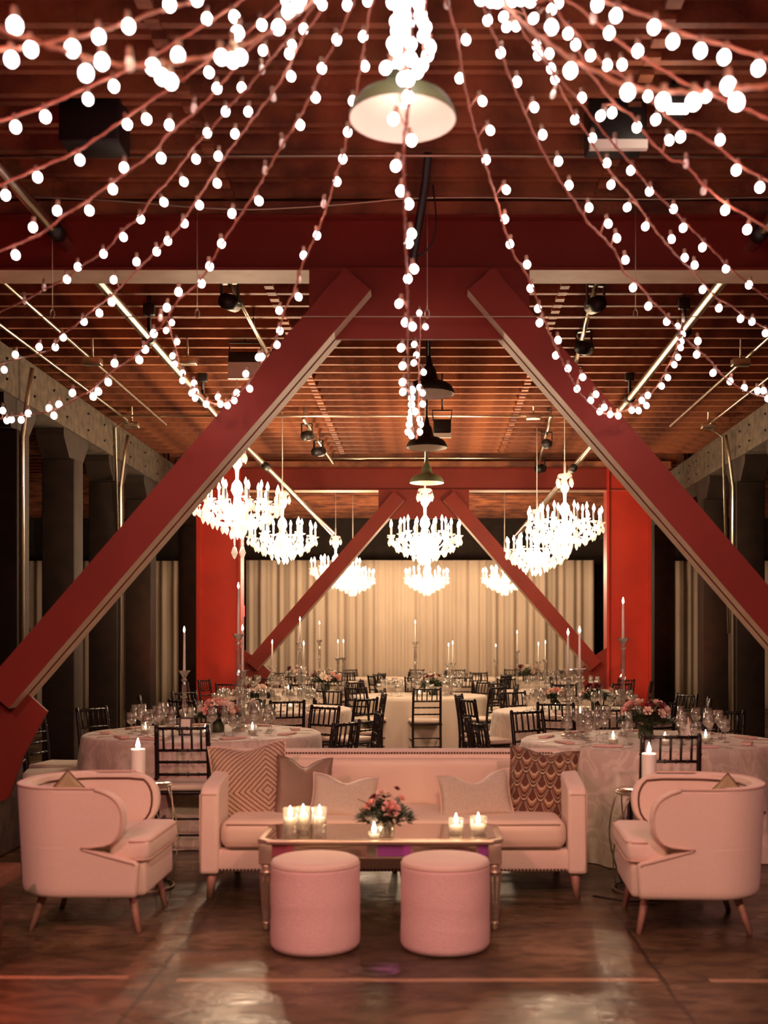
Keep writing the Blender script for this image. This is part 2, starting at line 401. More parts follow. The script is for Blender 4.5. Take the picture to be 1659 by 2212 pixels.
def truss(y, name, side_label):
    t = thing(name, side_label, 'truss', (X0, y, 0))
    # I beam
    b = MB(); b.box((-3.75,-.06,4.0),(3.75,.10,4.33)); b.box((-3.75,-.14,3.97),(3.75,.14,3.99)); b.m[-6] = 1; b.box((-3.75,-.14,4.33),(3.75,.14,4.345))
    b.build('beam', [M['red'], M['primer']], t)
    MB().box((-4.05,-.10,4.345),(4.05,.12,4.45)).build('nailer', M['joist'], t)
    # apex gusset between the two channels of each brace
    MB().prism([(-.74,3.98),(-.74,3.60),(-.62,3.50),(.62,3.50),(.74,3.60),(.74,3.98)][::1], -.16, -.13).build('gusset_plate', M['red'], t)
    b = MB()
    for s in (-1, 1):
        T = Vector((s*.405, 0, 3.86)); B = Vector((s*2.79, 0, 1.10))
        d = (B-T).normalized(); nrm = Vector((d.z, 0, -d.x)); hw = .112
        br = MB()
        for (ya, yb) in ((-.30, -.165), (-.125, .01)):
            q = [T+nrm*hw, T-nrm*hw, B-nrm*hw, B+nrm*hw]
            if s > 0: q = q[::-1]
            br.prism([(p.x, p.z) for p in q], ya, yb); br.m[-3] = 1; br.m[-1] = 1
        br.build('brace', [M['red'], M['primer']], t)
        # foot gusset
        pl = [(s*2.76,1.24),(s*2.50,1.00),(s*2.66,.70),(s*2.76,.42),(s*3.02,.30),(s*3.02,1.42)]
        q = [(x, z) for x, z in pl]
        if s > 0: q = q[::-1]
        MB().prism(q, -.16, -.13).build('foot_gusset', M['red'], t)
        # column: wide web between two narrow flanges
        c = MB(); x0, x1 = sorted((s*3.0, s*3.70))
        c.box((x0,-.10,0),(x1,.10,4.34)); c.box((x0-.012,-.17,0),(x0+.03,.17,4.34)); c.box((x1-.03,-.17,0),(x1+.012,.17,4.34))
        c.build('column', M['red_column'], t)
        if y < 10:
            x0, x1 = sorted((s*2.84, s*3.85)); MB().rbox((x0,-.30,0),(x1,.35,.88),.03).build('pedestal', M['concrete'], t)
    return t
truss(7.62, 'steel_truss', 'big dark red steel frame with two braces crossing in front of the tables')
truss(18.3, 'steel_truss', 'smaller red steel frame with braces in front of the pale drapes, deep in the hall')

# side girders and timber columns
for s, nm in ((-1, 'trim_1'), (1, 'trim_2')):
    b = MB(); x0, x1 = sorted((s*4.12, s*4.5)); b.box((x0, 7.0, 3.93), (x1, 26.5, 4.38)); g = struct(b.build(nm, M['concrete']))
    # bolts on the girder face
    b = MB(); y = 9
    while y < 22:
        for z in (4.05, 4.25): b.cyl((s*4.12, y, z), (s*4.10, y, z), .014, n=6)
        y += .62+.2*math.sin(y*7)
    b.build('bolts', M['black'], g)
colpos = [11.35, 13.15, 14.95, 16.75, 20.3, 22.1]
words_l = ['front', 'second', 'third', 'fourth', 'fifth', 'sixth']
for s, side in ((-1, 'left'), (1, 'right')):
    for k, y in enumerate(colpos):
        t = thing('timber_post', 'dark square timber post under the %s girder, %s from the front' % (side, words_l[k]), 'post', (s*4.31, y, 0), 0)
        MB().rbox((-.19,-.17,0),(.19,.17,3.62),.012,1).build('shaft', M['timber'], t)
        b = MB(); b.prism([(-.19,3.62),(.19,3.62),(.19,3.93),(-.19,3.93)], -.17,.17)
        # corbel along the girder
        cb = MB(); vs = []
        prof = [(-.45,3.93),(-.45,3.84),(-.25,3.62),(.25,3.62),(.45,3.84),(.45,3.93)]
        n = len(prof); vs = [(-.16, a, z) for a, z in prof]+[(.16, a, z) for a, z in prof]
        cb.add(vs, [tuple(range(n)), tuple(reversed(range(n, 2*n)))]+[((i+1)%n, i, i+n, (i+1)%n+n) for i in range(n)])
        cb.build('corbel', M['timber'], t)
        if k in (0, 2):
            cd = MB(); xx = -s*.215; cd.tube([(xx, -.10, .05), (xx, -.10, 3.55), (xx-s*.05, -.10, 3.95), (xx-s*.10, -.10, 4.25)], .022, 6)
            cd.build('conduit', M['steel'], t)

# drapes
def drape(name, x0, x1, y, z1, label, seed, zb=0.01):
    rr = random.Random(seed); n = int((x1-x0)*60); zs = [zb, .9, 1.8, 2.7, z1]; vs = []; fs = []
    ph = [rr.uniform(0, 6) for _ in range(4)]
    for j, z in enumerate(zs):
        for i in range(n+1):
            x = x0+(x1-x0)*i/n
            f = (.025*math.sin(x*13+ph[0]+1.2*math.sin(x*3))+.022*math.sin(x*29+ph[1]+.8*math.sin(x*4))+.012*math.sin(x*47+ph[3])+.02*math.sin(x*5+ph[2]))*(1 if j < 4 else .45)
            vs.append((x, y+f, z))
    for j in range(4):
        for i in range(n): a = j*(n+1)+i; fs.append((a, a+1, a+n+2, a+n+1))
    b = MB(); b.add(vs, fs, True); o = b.build(name, M['drape'])
    m = o.modifiers.new('s', 'SOLIDIFY'); m.thickness = .006
    return tag(o, label, 'curtain', 'pale floor-length drapes')
drape('drape', -4.02, 3.72, 24.7, 3.32, 'wide pale pleated drape across the back of the hall between the red columns', 1)
drape('drape', -9.0, -4.25, 24.9, 3.32, 'pale drape seen between the dark posts behind the left tables', 2)
drape('drape', 4.2, 9.0, 24.9, 3.32, 'pale drape seen between the dark posts behind the right tables', 3)
b = MB().lathe([(.001,-.02),(.42,-.02),(.42,.02),(.001,.02)], n=28, mtx=Matrix.Rotation(PI/2,4,'X')@Matrix.Diagonal((1,2.4,1,1)))
tag(b.build('standing_screen', M['black'], None, (-8.6,23.2,1.1)), 'tall black rounded panel standing before the far left drape', 'screen')

# ================================================================ PIPES AND CEILING GEAR
def pipe(name, pts, r, label, couplings=(), hang=(), mt='steel', group=None):
    pts = [Vector(p) for p in pts]
    t = thing(name, label, 'pipe', pts[0], 0, group); o0 = pts[0]
    MB().tube([p-o0 for p in pts], r, 10).build('tube', M[mt], t)
    for c in couplings:
        a, b = pts[0], pts[-1]; q = a+(b-a)*c-o0; d = (b-a).normalized()
        MB().tube([q-d*.05, q+d*.05], r*1.45, 10).build('coupling', M['black'], t)
    for c in hang:
        a, b = pts[0], pts[-1]; q = a+(b-a)*c-o0
        h = MB(); h.tube([q+Vector((0,0,-r*1.3)), q+Vector((0,0,4.81-(q+o0).z))], .018, 6); h.tube([q+Vector((r*1.3*math.cos(k*PI/4),0,r*1.3*math.sin(k*PI/4))) for k in range(8)], .010, 5, closed=True)
        h.build('hanger', M['black'], t)
    return t
pipe('sprinkler_pipe', [P(-330,-5,5.0), P(120,500,7.28), P(483,915,13.6), P(718,1150,28)][:3]+[P(718,1152,17.6)], .038, 'thick shiny ceiling pipe running over the left tables', (), ())
pipe('sprinkler_pipe', [P(2150,-120,4.3), P(1643,503,7.3), P(1320,912,13.6), P(1112,1163,17.6)], .038, 'thick shiny ceiling pipe running over the right tables', (), ())
def pipe_gear(px, py, d, par_dir, hang, lb):
    q = P(px, py, d); dv = Vector(par_dir).normalized(); m = MB().tube([-dv*.06, dv*.06], .054, 12)
    if hang: m.cyl((0,0,.04), (0,0,4.81-q.z), .018, n=6); m.rbox((-.05,-.03,.20),(.05,.03,.30),.01,1)
    tag(m.build('pipe_clamp', M['black'], None, q), lb, 'pipe clamp', 'black clamps on the thick ceiling pipes')
for s, rows in ((0, ((120,500,7.28,0,'black pipe joint in front of the red beam at the left'),(322,730,9.8,1,'black hanger clamp on the left pipe, the one closest to the viewer'),(438,864,12.3,1,'black hanger clamp on the left pipe near the loop of bulbs'),(575,1008,14.6,0,'dark joint on the left pipe below the brace'))),
                (1, ((1643,503,7.3,0,'black pipe joint in front of the red beam at the right edge'),(1478,718,9.6,1,'black hanger clamp on the right pipe where the bulb loop ends'),(1360,862,12.3,1,'black hanger clamp on the right pipe near the loop of bulbs'),(1238,1012,14.8,0,'dark joint on the right pipe before the far beam')))):
    for (px, py, d, h, lb) in rows: pipe_gear(px, py, d, P(483,915,13.6)-P(120,500,7.28) if s == 0 else P(1320,912,13.6)-P(1643,503,7.3), h, lb)
pipe('conduit', [(-3.38,6,4.36),(-3.38,14.4,4.30)], .017, 'thin metal conduit above the left tables, nearest the thick pipe')
pipe('conduit', [(-3.86,7,4.34),(-3.86,14.3,4.34),(-4.1,14.6,4.3),(-4.1,14.8,2.2)], .017, 'thin metal conduit beside the left girder, bending down a post')
pipe('conduit', [(3.2,8.4,4.32),(3.2,14.6,4.32)], .017, 'thin metal conduit above the right tables')
pipe('conduit', [(3.68,8.8,4.32),(3.68,14.6,4.32),(4.0,15.0,4.25),(4.1,15.1,1.6)], .017, 'thin metal conduit beside the right girder, bending down a post')
pipe('conduit', [(-4.0,14.0,4.33),(2.0,14.0,4.33)], .013, 'thin conduit crossing the ceiling behind the second green lamp')
pipe('conduit', [(-3.9,17.3,4.35),(3.6,17.3,4.35)], .015, 'thin conduit crossing the ceiling just before the far red beam')
pipe('conduit', [P(-200,338,6.55), P(900,336,6.55), P(1860,340,6.55)], .008, 'thin dark conduit crossing the ceiling behind the nearest lamp', mt='wire')
for (px, py, d, lb) in ((405,780,10.9,'above the left tables'), (200,781,10.9,'beside the left girder'), (285,918,14.2,'at the end of the left conduit run'), (1600,783,11,'above the right tables'), (1530,920,14.4,'at the end of the right conduit run'), (1152,900,14,'on the crossing conduit')):
    q = P(px,py,d); t = tag(MB().rbox((-.09,-.05,-.035),(.09,.05,.035),.008,1).cyl((0,0,.03),(0,0,4.81-q.z),.01,n=6).build('junction_box', M['steel'], None, P(px,py,d)), 'small metal junction box '+lb, 'electrical box', 'ceiling junction boxes')
# twisted cables across
def wirething(name, pts, r, label, mt='wire', cat='wire'):
    pts = smoothpts([Vector(p) for p in pts], 8); o0 = pts[0].copy()
    return tag(MB().tube([p-o0 for p in pts], r, 6).build(name, M[mt], None, o0), label, cat)
wirething('slack_cable', [P(-60,420,7.1),P(240,433,7.1),P(400,446,7.1),P(545,452,7.1),P(720,443,7.1),P(900,428,7.1),P(1100,427,7.1),P(1400,430,7.1),P(1720,424,7.1)], .006, 'slack cable looping across in front of the red beam', cat='cable')
wirething('support_wire', [P(-700,684,7.3),P(0,684,7.3),P(916,684,7.3),P(1900,684,7.3)], .004, 'taut level wire that holds the ends of the bulb strings')
for px, d0, y0 in ((923,7.3,470),(426,7.3,560),(113,7.3,560),(1373,7.3,560)):
    a = P(px, 684, d0); t = thing('hook_wire', 'thin drop wire with a steel snap hook, '+{923:'in front of the gusset plate',426:'between the left pipe and brace',113:'at the far left of the ceiling',1373:'right of the right brace'}[px], 'hook', a)
    MB().cyl((0,0,.04),(0,0,4.81-a.z),.0025,n=5).build('drop_wire', M['wire'], t)
    MB().tube([(.014*math.cos(k*PI/5),0,.02+.03*math.sin(k*PI/5)) for k in range(10)], .004, 5, closed=True).build('snap_hook', M['wire'], t)

# enamel lamps
def dome_lamp(x, y, zr, label, cm, r=.2):
    t = thing('dome_lamp', label, 'ceiling lamp', (x, y, zr), 0, 'enamelled dome lamps in a row')
    out = [(r,0),(r*1.0,.010),(r*.95,.04),(r*.84,.070),(r*.62,.095),(r*.36,.108),(r*.30,.15),(r*.24,.20),(.03,.22),(.012,.30)]
    MB().lathe(out, n=32, cap0=False).build('shade', M[cm], t)
    MB().lathe([(r*.99,.001),(r*.93,.032),(r*.80,.062),(r*.5,.088),(.04,.098)], n=32, cap0=False).build('reflector', M['white_enamel'], t)
    MB().lathe([(.001,.045),(.016,.05),(.018,.07),(.014,.095),(.001,.096)], n=12).build('lamp_bulb', M['white_enamel'], t)
    MB().cyl((0,0,.28),(0,0,4.81-zr),.011).build('stem', M['black'], t)
    return t
dome_lamp(-.09, 4.15, 3.41, 'closest green dome lamp, hanging from the knot of bulbs', 'green_enamel')
dome_lamp(.02, 8.75, 3.42, 'dark dome lamp seen just under the gusset plate', 'dark_enamel', .2)
dome_lamp(.0, 10.75, 3.35, 'dark dome lamp hanging between the two others, below the loop of bulbs', 'dark_enamel')
dome_lamp(.0, 12.95, 3.33, 'green dome lamp in front of the far red beam', 'green_enamel')
lamp('dome_fill', 'POINT', (-.09, 4.15, 3.43), 0.7, (1, .76, .62), .03)  # added light inside the dome, in place of glow from the knot bulbs

def track(px0, py0, px1, py1, z, label, heads):
    d0 = (z-CH)*FPX/(VY-py0); d1 = (z-CH)*FPX/(VY-py1); a, b = P(px0,py0,d0), P(px1,py1,d1)
    t = thing('track_rail', label, 'track', a); MB().tube([(0,0,0), b-a], .022, 6).build('rail', M['steel'], t)
    for f in (.02,.5,.98): MB().cyl((b-a)*f, (b-a)*f+Vector((0,0,4.81-z)), .008, n=6).build('hanger', M['black'], t)
    for f in heads:
        p = a+(b-a)*f
        h = thing('track_spotlight', 'black can spotlight clamped on the '+label.split(',')[0], 'spotlight', p, R.uniform(-.5,.5), 'black spotlights on the ceiling rails')
        MB().cyl((0,-.10,-.17),(0,.10,-.13),.062,.07,12).build('can', M['black'], h)
        MB().box((-.075,-.02,-.16),(-.065,.02,.0)).box((.065,-.02,-.16),(.075,.02,.0)).box((-.075,-.02,-.005),(.075,.02,.012)).build('yoke', M['black'], h)
track(490,600,592,790,4.33,'left lighting rail, seen behind the brace',(.05,.85))
track(1290,605,1240,800,4.33,'right lighting rail, seen beside the brace',(.05,.5,.95))
track(655,905,720,1000,4.33,'short left lighting rail far down the hall',(.1,.45))
track(1190,900,1165,1000,4.33,'short right lighting rail far down the hall',(.3,.9))
def gearbox(px, py, d, w_, h_, label, flap=None, rot=0):
    t = thing('hanging_speaker', label, 'speaker', P(px,py,d), rot)
    MB().rbox((-w_/2,-.12,-h_/2),(w_/2,.12,h_/2),.015,1).build('cabinet', M['black'], t)
    MB().tube([(-w_/2,0,h_/2),(-w_/2-.01,0,h_/2+.12),(w_/2+.01,0,h_/2+.12),(w_/2,0,h_/2)],.01,6).cyl((0,0,h_/2+.12),(0,0,4.81-P(px,py,d).z),.012,n=6).build('bracket', M['black'], t)
    if flap: MB().box((-w_/2,-.14,-h_/2-.05),(w_/2,-.10,-h_/2+(.0 if flap == 1 else h_*.5))).build('front_flap', M['white_enamel'], t)
gearbox(205,275,6.3,.34,.26,'black box speaker under the ceiling, blurred behind the left strings')
gearbox(1328,275,6.3,.32,.26,'black box speaker with a pale lower edge behind the right strings',1)
gearbox(530,790,11.0,.30,.22,'black box with pale panel under the ceiling beside the left brace',2)
gearbox(955,925,12.5,.2,.16,'small tilted black box beside the middle dome lamp',1)
t = thing('theatre_lamp', 'lit stage lamp with a bright lens among the right strings', 'spotlight', P(1456,250,6.0))
MB().rbox((-.07,-.10,0),(.07,.06,.13),.02).build('housing', M['black'], t)
MB().rbox((-.058,-.12,-.03),(.058,-.07,.012),.01).build('lens', M['lens'], t)
MB().cyl((0,0,.12),(0,0,.22),.012).build('mount', M['black'], t)
lamp('theatre_lamp_light', 'POINT', P(1456,262,5.8), 2, (1,.8,.6), .05)
wirething('hanging_pole', [P(925,330,6.6),P(918,400,6.7),P(905,480,6.8),P(888,590,6.85)], .025, 'black hanging arm before the middle of the red beam', 'black', 'pole')
wirething('black_cable', [P(935,400,6.8),P(942,470,6.8),P(935,520,6.8),P(915,548,6.8),P(895,552,6.85)], .006, 'thin black cable looping off the hanging arm', 'black', 'cable')
b = MB().rbox((-.02,-.02,-.11),(.02,.02,.11),.005,1).cyl((0,0,.1),(0,0,4.81-P(526,1320,22).z),.006,n=6)
tag(b.build('exit_sign', M['sign'], None, P(526,1320,22)), 'small lit red sign hanging left of the pale drape', 'sign')

# ================================================================ CHANDELIERS
def drop_mesh(h=.07, w=.018):
    return MB().lathe([(.001,0),(.006,-.008),(.001,-.016),(w*.5,-.028),(w,-.028-h*.45),(w*.55,-.028-h*.8),(.001,-.028-h)], n=6)
def arm_pts(r, z):
    return [Vector((.04,0,z-.10)), Vector((r*.35,0,z-.20)), Vector((r*.7,0,z-.17)), Vector((r,0,z-.08)), Vector((r,0,z-.02))]
def chandelier(simple=False):
    t = thing('chandelier', '', 'chandelier')
    stem = MB()
    stem.lathe([(.002,.70),(.012,.69),(.012,.56),(.075,.555),(.085,.535),(.03,.50),(.02,.46),(.05,.42),(.052,.39),(.02,.34),(.015,.25),(.05,.20),(.06,.14),(.03,.08),(.04,0),(.10,-.05),(.11,-.08),(.05,-.13),(.02,-.20),(.03,-.24),(.002,-.28)], n=14)
    tubes = MB(); 
    arms = MB(); cups = MB(); bulbs = MB(); drops = MB()
    rings = [(12, .41, 0, 0), (7, .25, .05, .3)]
    am = {}
    for (n, r, z, ph) in rings:
        a = MB().tube(smoothpts(arm_pts(r, z), 4), .008, 6); a.lathe([(.012,-.02),(.045,-.005),(.05,.004),(.012,.004)], (r,0,z), 10)
        c = MB().cyl((r,0,z+.0),(r,0,z+.105),.011,n=8)
        bu = MB().lathe([(.006,.105),(.016,.125),(.018,.142),(.010,.168),(.001,.19)], (r,0,z), 8)
        for k in range(n):
            an = ph+2*PI*k/n; m = Matrix.Rotation(an, 4, 'Z')
            if simple:
                for src, dst in ((a, arms), (c, cups), (bu, bulbs)): dst.add([m @ Vector(v) for v in src.v], src.f, True)
                for q in (-.05, 0, .05):
                    dm = drop_mesh(); off = Vector((r, q, z-.015)); drops.add([m @ (Vector(v)+off) for v in dm.v], dm.f)
            else:
                if r not in am: am[r] = (a.mesh('arm', M['drop']), c.mesh('candle', M['candle_tube']), bu.mesh('candle_bulb', M['wbulb']))
                ao = link('arm', am[r][0], t, (0,0,0), (0,0,an))
                link('candle', am[r][1], ao); link('candle_bulb', am[r][2], ao)
                for q in (-.045, .02, .05): link('crystal_drop', DROP, ao, (r+(.01 if q>0 else -.02), q, z-.012))
    ringspec = [(16,.33,-.07),(14,.24,-.12),(9,.14,-.17),(5,.06,-.22),(6,.085,.53)]
    for (n, r, z) in ringspec:
        for k in range(n):
            an = 2*PI*k/n
            if simple:
                dm = drop_mesh(.085, .02); off = Vector((r*math.cos(an), r*math.sin(an), z)); drops.add([Vector(v)+off for v in dm.v], dm.f)
            else: link('crystal_drop', DROP, t, (r*math.cos(an), r*math.sin(an), z), (0,0,an), (1.15,1.15,1.2))
    # strings of beads forming the bowl
    bowl = MB()
    for k in range(16):
        an = 2*PI*k/16
        for q in range(7):
            f = q/6; r = .10+.24*math.sin(f*PI/2); z = -.20+.14*f*f
            bowl.ball((r*math.cos(an), r*math.sin(an), z), .010, 4)
    if simple:
        stem.build('stem', M['drop'], t); arms.build('arms', M['drop'], t); cups.build('candles', M['candle_tube'], t); bulbs.build('candle_bulbs', M['wbulb'], t)
        drops.build('crystal_drops', M['drop'], t); bowl.build('bead_bowl', M['drop'], t)
    else:
        stem.build('stem', M['drop'], t); bowl.build('bead_bowl', M['drop'], t)['kind'] = 'stuff'
    MB().cyl((0,0,0),(0,0,1),.006,n=6).build('hanging_rod', M['chand_metal'], t, (0,0,.68))
    return t
DROP = drop_mesh(.075, .02).mesh('crystal_drop', M['drop'])
CH1 = chandelier()
# px centre, px y of cup level, distance, scale
specs = [(512,1098,11.6,1.02,0,'left crystal chandelier closest to the brace, with long bead strings'),
 (610,1168,14.4,1.0,0,'crystal chandelier second along the left row, before the left edge of the drape'),
 (725,1237,19.6,1.0,1,'third crystal chandelier of the left row, partly behind the far brace'),
 (762,1258,22.4,1.0,1,'farthest crystal chandelier of the left row'),
 (918,1167,13.5,1.0,0,'crystal chandelier of the middle row hanging under the green dome lamp'),
 (922,1257,22.3,1.0,1,'small looking crystal chandelier of the middle row, directly below the larger one'),
 (1220,1140,12.9,1.0,0,'right crystal chandelier closest to the viewer, beside the red column'),
 (1160,1198,15.6,1.0,0,'crystal chandelier second along the right row'),
 (1090,1256,22.0,1.0,1,'farthest crystal chandelier of the right row, behind the far brace')]
used = set()
for (px, py, d, s_, far, lb) in specs:
    o = CH1 if not used else copy_tree(CH1)
    used.add(1)
    p = P(px, py-8, d); o.location = p; o.scale = (s_*1.04, s_*1.04, s_*1.04);
    for ch in o.children:
        if ch.name.startswith('hanging_rod'): ch.scale = (1, 1, (4.81-p.z)/(s_*1.04)-.68)
    o.rotation_euler = (0,0,R.uniform(0,1))
    tag(o, lb, 'chandelier', 'crystal chandeliers')
    lamp('chandelier_light', 'POINT', p+Vector((0,0,.17)), CHAND_W*(1.0 if d < 19 else 1.1), (1, .70, .44), .12)
    lamp('chandelier_light', 'POINT', p+Vector((0,0,-.33)), 10, (1, .84, .66), .2)

for an, r in ((4.2, .10), (4.9, .12)):
    m = MB()
    for q in range(13): m.ball((r*math.cos(an), r*math.sin(an), -.13-.021*q), .0095, 5)
    s_ = m.build('bead_strand', M['crystal'], CH1); s_['kind'] = 'stuff'
    link('crystal_drop', DROP, CH1, (r*math.cos(an), r*math.sin(an), -.39), (0,0,0), (1.7,1.7,1.5))
# ================================================================ STRING LIGHTS
def bulb_mesh():
    return MB().lathe([(.006,.004),(.011,0),(.0170,-.009),(.0182,-.018),(.0155,-.027),(.009,-.034),(.001,-.037)], n=10).mesh('bulb', M['bulb'])
BULB = bulb_mesh(); DEAD = MB().lathe([(.006,.006),(.010,0),(.013,-.016),(.011,-.03),(.001,-.038)], n=8).mesh('bulb', M['wax'])
SOCK = MB().lathe([(.0085,.030),(.0095,.02),(.0095,-.002),(.006,-.003)], n=8).mesh('socket', M['socket'])
APEX = (890, -258)
def light_string(pts, d0, d1, bulbs, label, dead=(), kturn=None, d2=None, apex=True, r=.0058):
    if apex: pts = [APEX, (APEX[0]*.45+pts[0][0]*.55, APEX[1]*.5+pts[0][1]*.5)]+list(pts)
    L_ = [0]
    for a, b in zip(pts, pts[1:]): L_.append(L_[-1]+math.hypot(b[0]-a[0], b[1]-a[1]))
    if kturn is None: kt = len(pts)-1
    else: kt = kturn+(2 if apex else 0)
    W = []
    for i, (px, py) in enumerate(pts):
        if i <= kt: f = L_[i]/L_[kt]; dd = 1/((1-f)/d0+f/d1)
        else: f = (L_[i]-L_[kt])/(L_[-1]-L_[kt]); dd = 1/((1-f)/d1+f/d2)
        W.append(P(px, py, dd))
    S = smoothpts(W, 8); o0 = S[0].copy()
    proj = [((p.x*FPX/p.y+VX), (VY-(p.z-CH)*FPX/p.y)) for p in S]
    t = thing('string_lights', label, 'string lights', o0, 0, 'bulb strings fanning from the ceiling knot')
    # twisted pair
    for ph in (0,):
        b = MB(); 
        q = [p-o0 for p in S]; b.tube(q, r*.75, 6)
        # second strand wound around the first
        tw = []; acc = 0
        for i in range(len(q)-1):
            seg = (q[i+1]-q[i]); l = seg.length; m = max(1, int(l/.03))
            for k in range(m):
                a = acc/.05*PI; tw.append(q[i]+seg*(k/m)+Vector((math.cos(a), 0, math.sin(a)))*r*.9); acc += l/m
        b.tube(tw, r*.6, 4); b.build('cord', M['cord'], t)
    prev = 0
    for n, (bx, by) in enumerate(list(bulbs)+list(dead)):
        best = min(range(len(proj)), key=lambda i: math.hypot(proj[i][0]-bx, proj[i][1]-8-by) + (0))
        dd = S[best].y
        p = P(bx, by, dd)+Vector((0,0,.022))
        # lean the bulb a little out from the cord
        tilt = max(-.7, min(.7, (p.x-S[best].x)*8))
        if abs(p.x-S[best].x)+abs(p.z-S[best].z) > .06:
            b = MB().tube([S[best]-p, Vector((0,0,.03))], .004, 5)
            b.build('lead', M['cord'], t, tuple(p-o0))
        o = link('bulb', DEAD if n >= len(bulbs) else BULB, t, p-o0, (0, -tilt, 0))
        link('socket', SOCK, o)
    return S
SS = {}
SS['A'] = light_string([(480,-25),(400,8),(340,25),(270,50),(200,72),(140,85),(60,100),(0,108),(-120,118)], 4.0, 3.0, [(277,61),(213,84),(366,14),(66,111),(24,133),(425,2)], 'bulb string sweeping to the upper left corner, topmost but one on its side')
SS['A2'] = light_string([(740,-40),(680,0),(600,60),(500,108),(420,128),(340,142),(280,143),(220,132),(150,112),(30,75),(-80,30)], 4.0, 2.7, [(32,60),(157,110),(220,138),(187,163),(330,149),(349,171),(368,181),(385,124),(514,77),(477,128),(501,135),(519,128),(624,29),(601,63),(649,2)], 'closest thick pink bulb string, dipping and rising at the upper left', dead=[(280,144),(504,108)], r=.0065)
SS['B'] = light_string([(560,-30),(500,15),(440,55),(400,78),(350,110),(300,140),(260,158),(190,188),(100,228),(0,262),(-120,300)], 4.0, 3.9, [(33,278),(97,256),(189,218),(245,190),(447,44),(504,40)], 'red lit bulb string crossing the black speaker at the upper left')
SS['C'] = light_string([(640,-25),(580,30),(520,80),(450,130),(410,160),(360,195),(300,235),(230,285),(160,330),(80,365),(0,400),(-110,440)], 4.0, 4.6, [(11,425),(80,386),(171,349),(273,272),(314,261),(449,160),(564,57)], 'red lit bulb string passing over the shiny pipe at the left edge')
SS['D'] = light_string([(660,-30),(630,15),(580,70),(530,115),(505,150),(470,190),(440,225),(400,260),(360,295),(330,330),(270,375),(235,400),(180,440),(140,465),(90,505),(30,530),(-90,580)], 4.0, 5.0, [(32,554),(72,494),(124,458),(191,458),(242,412),(268,365),(346,345),(366,273),(468,194)], 'bright magenta bulb string on the left ending before the red beam', dead=[(419,237)])
SS['E'] = light_string([(700,-25),(680,10),(640,60),(600,110),(560,160),(530,195),(500,225),(455,280),(420,315),(395,350),(360,395),(330,425),(300,470),(262,500),(230,540),(180,572),(144,600),(95,625),(50,650),(-60,700)], 4.0, 6.4, [(144,606),(168,579),(223,551),(265,515),(303,476),(351,440),(394,396),(421,347),(447,290),(487,244),(522,192),(570,112),(622,120)], 'left bulb string that leaves the picture above the thin conduits', dead=[(565,153),(95,623),(52,652)])
SS['F'] = light_string([(715,-25),(690,30),(660,70),(630,130),(600,185),(560,240),(530,280),(500,320),(465,370),(440,410),(400,470),(380,500),(340,540),(290,590),(240,640),(205,665),(160,705),(130,725),(110,755),(40,775),(-60,800)], 4.0, 7.0, [(397,485),(362,523),(338,546),(295,568),(247,607),(240,655),(213,679),(180,697),(135,731),(119,752),(85,752),(34,768),(8,801),(429,446),(467,399),(472,340),(508,292),(537,244),(627,168),(631,101),(656,66),(696,13)], 'long left bulb string crossing the thick shiny pipe', dead=[(589,213)])
SS['G'] = light_string([(775,-25),(760,15),(730,80),(700,140),(670,210),(640,265),(600,330),(560,400),(530,450),(490,510),(460,560),(430,610),(385,650),(360,690),(330,725),(290,770),(240,805),(200,840),(170,858),(130,880),(80,894),(30,898),(0,905),(-60,890)], 4.0, 7.1, [(452,578),(478,529),(502,464),(557,437),(647,273),(680,214),(695,151),(727,89),(751,14),(434,615),(386,633),(361,667),(332,723),(312,757),(299,780),(248,787),(232,828),(211,848),(200,859),(157,851),(127,876),(106,884),(116,900),(61,895),(46,909),(24,908),(14,910),(6,889)], 'long left bulb string drooping to the timber posts at the left edge', dead=[(573,371),(609,313),(347,689)])
SS['H'] = light_string([(815,-25),(800,20),(790,80),(780,140),(768,210),(755,270),(742,330),(725,380),(712,430),(690,490),(668,540),(650,580),(635,630),(615,670),(605,710),(590,745),(572,775),(555,800),(530,835),(505,860),(480,872),(455,870),(430,855),(405,830),(392,800),(382,760),(372,730),(365,700),(350,684)], 4.0, 6.9, [(795,5),(785,82),(787,146),(762,221),(751,288),(740,346),(727,395),(684,511),(656,554),(643,644),(604,673),(604,717),(597,747),(559,774),(566,773),(532,810),(538,842),(511,851),(505,867),(491,878),(476,875),(471,860),(446,875),(423,862),(415,851),(423,848),(419,830),(395,824),(395,808),(379,789),(374,771),(382,740),(360,716),(371,699)], 'bulb string looping down over the left brace and back up to the wire', dead=[(700,443),(646,606)], kturn=20, d2=7.3)
SS['I'] = light_string([(888,40),(884,180),(880,250),(872,310),(873,380),(874,440),(876,520),(879,590),(881,650),(881,710),(882,770),(884,830),(890,890),(897,945),(903,930),(904,870),(905,800),(907,740),(908,684)], 2.9, 6.9, [(839,152),(881,213),(853,261),(887,307),(857,362),(867,416),(882,444),(888,508),(882,528),(893,584),(881,605),(864,659),(876,699),(890,708),(868,754),(871,793),(871,828),(872,849),(890,845),(889,862),(889,876),(889,892),(887,905),(885,919),(883,935),(890,943),(906,935),(908,919),(906,908),(896,891),(912,875),(912,851),(906,839),(914,806),(895,786),(900,769),(896,746),(918,708),(906,678)], 'middle bulb string hanging straight down past the domes and looping back up', kturn=13, d2=7.3)
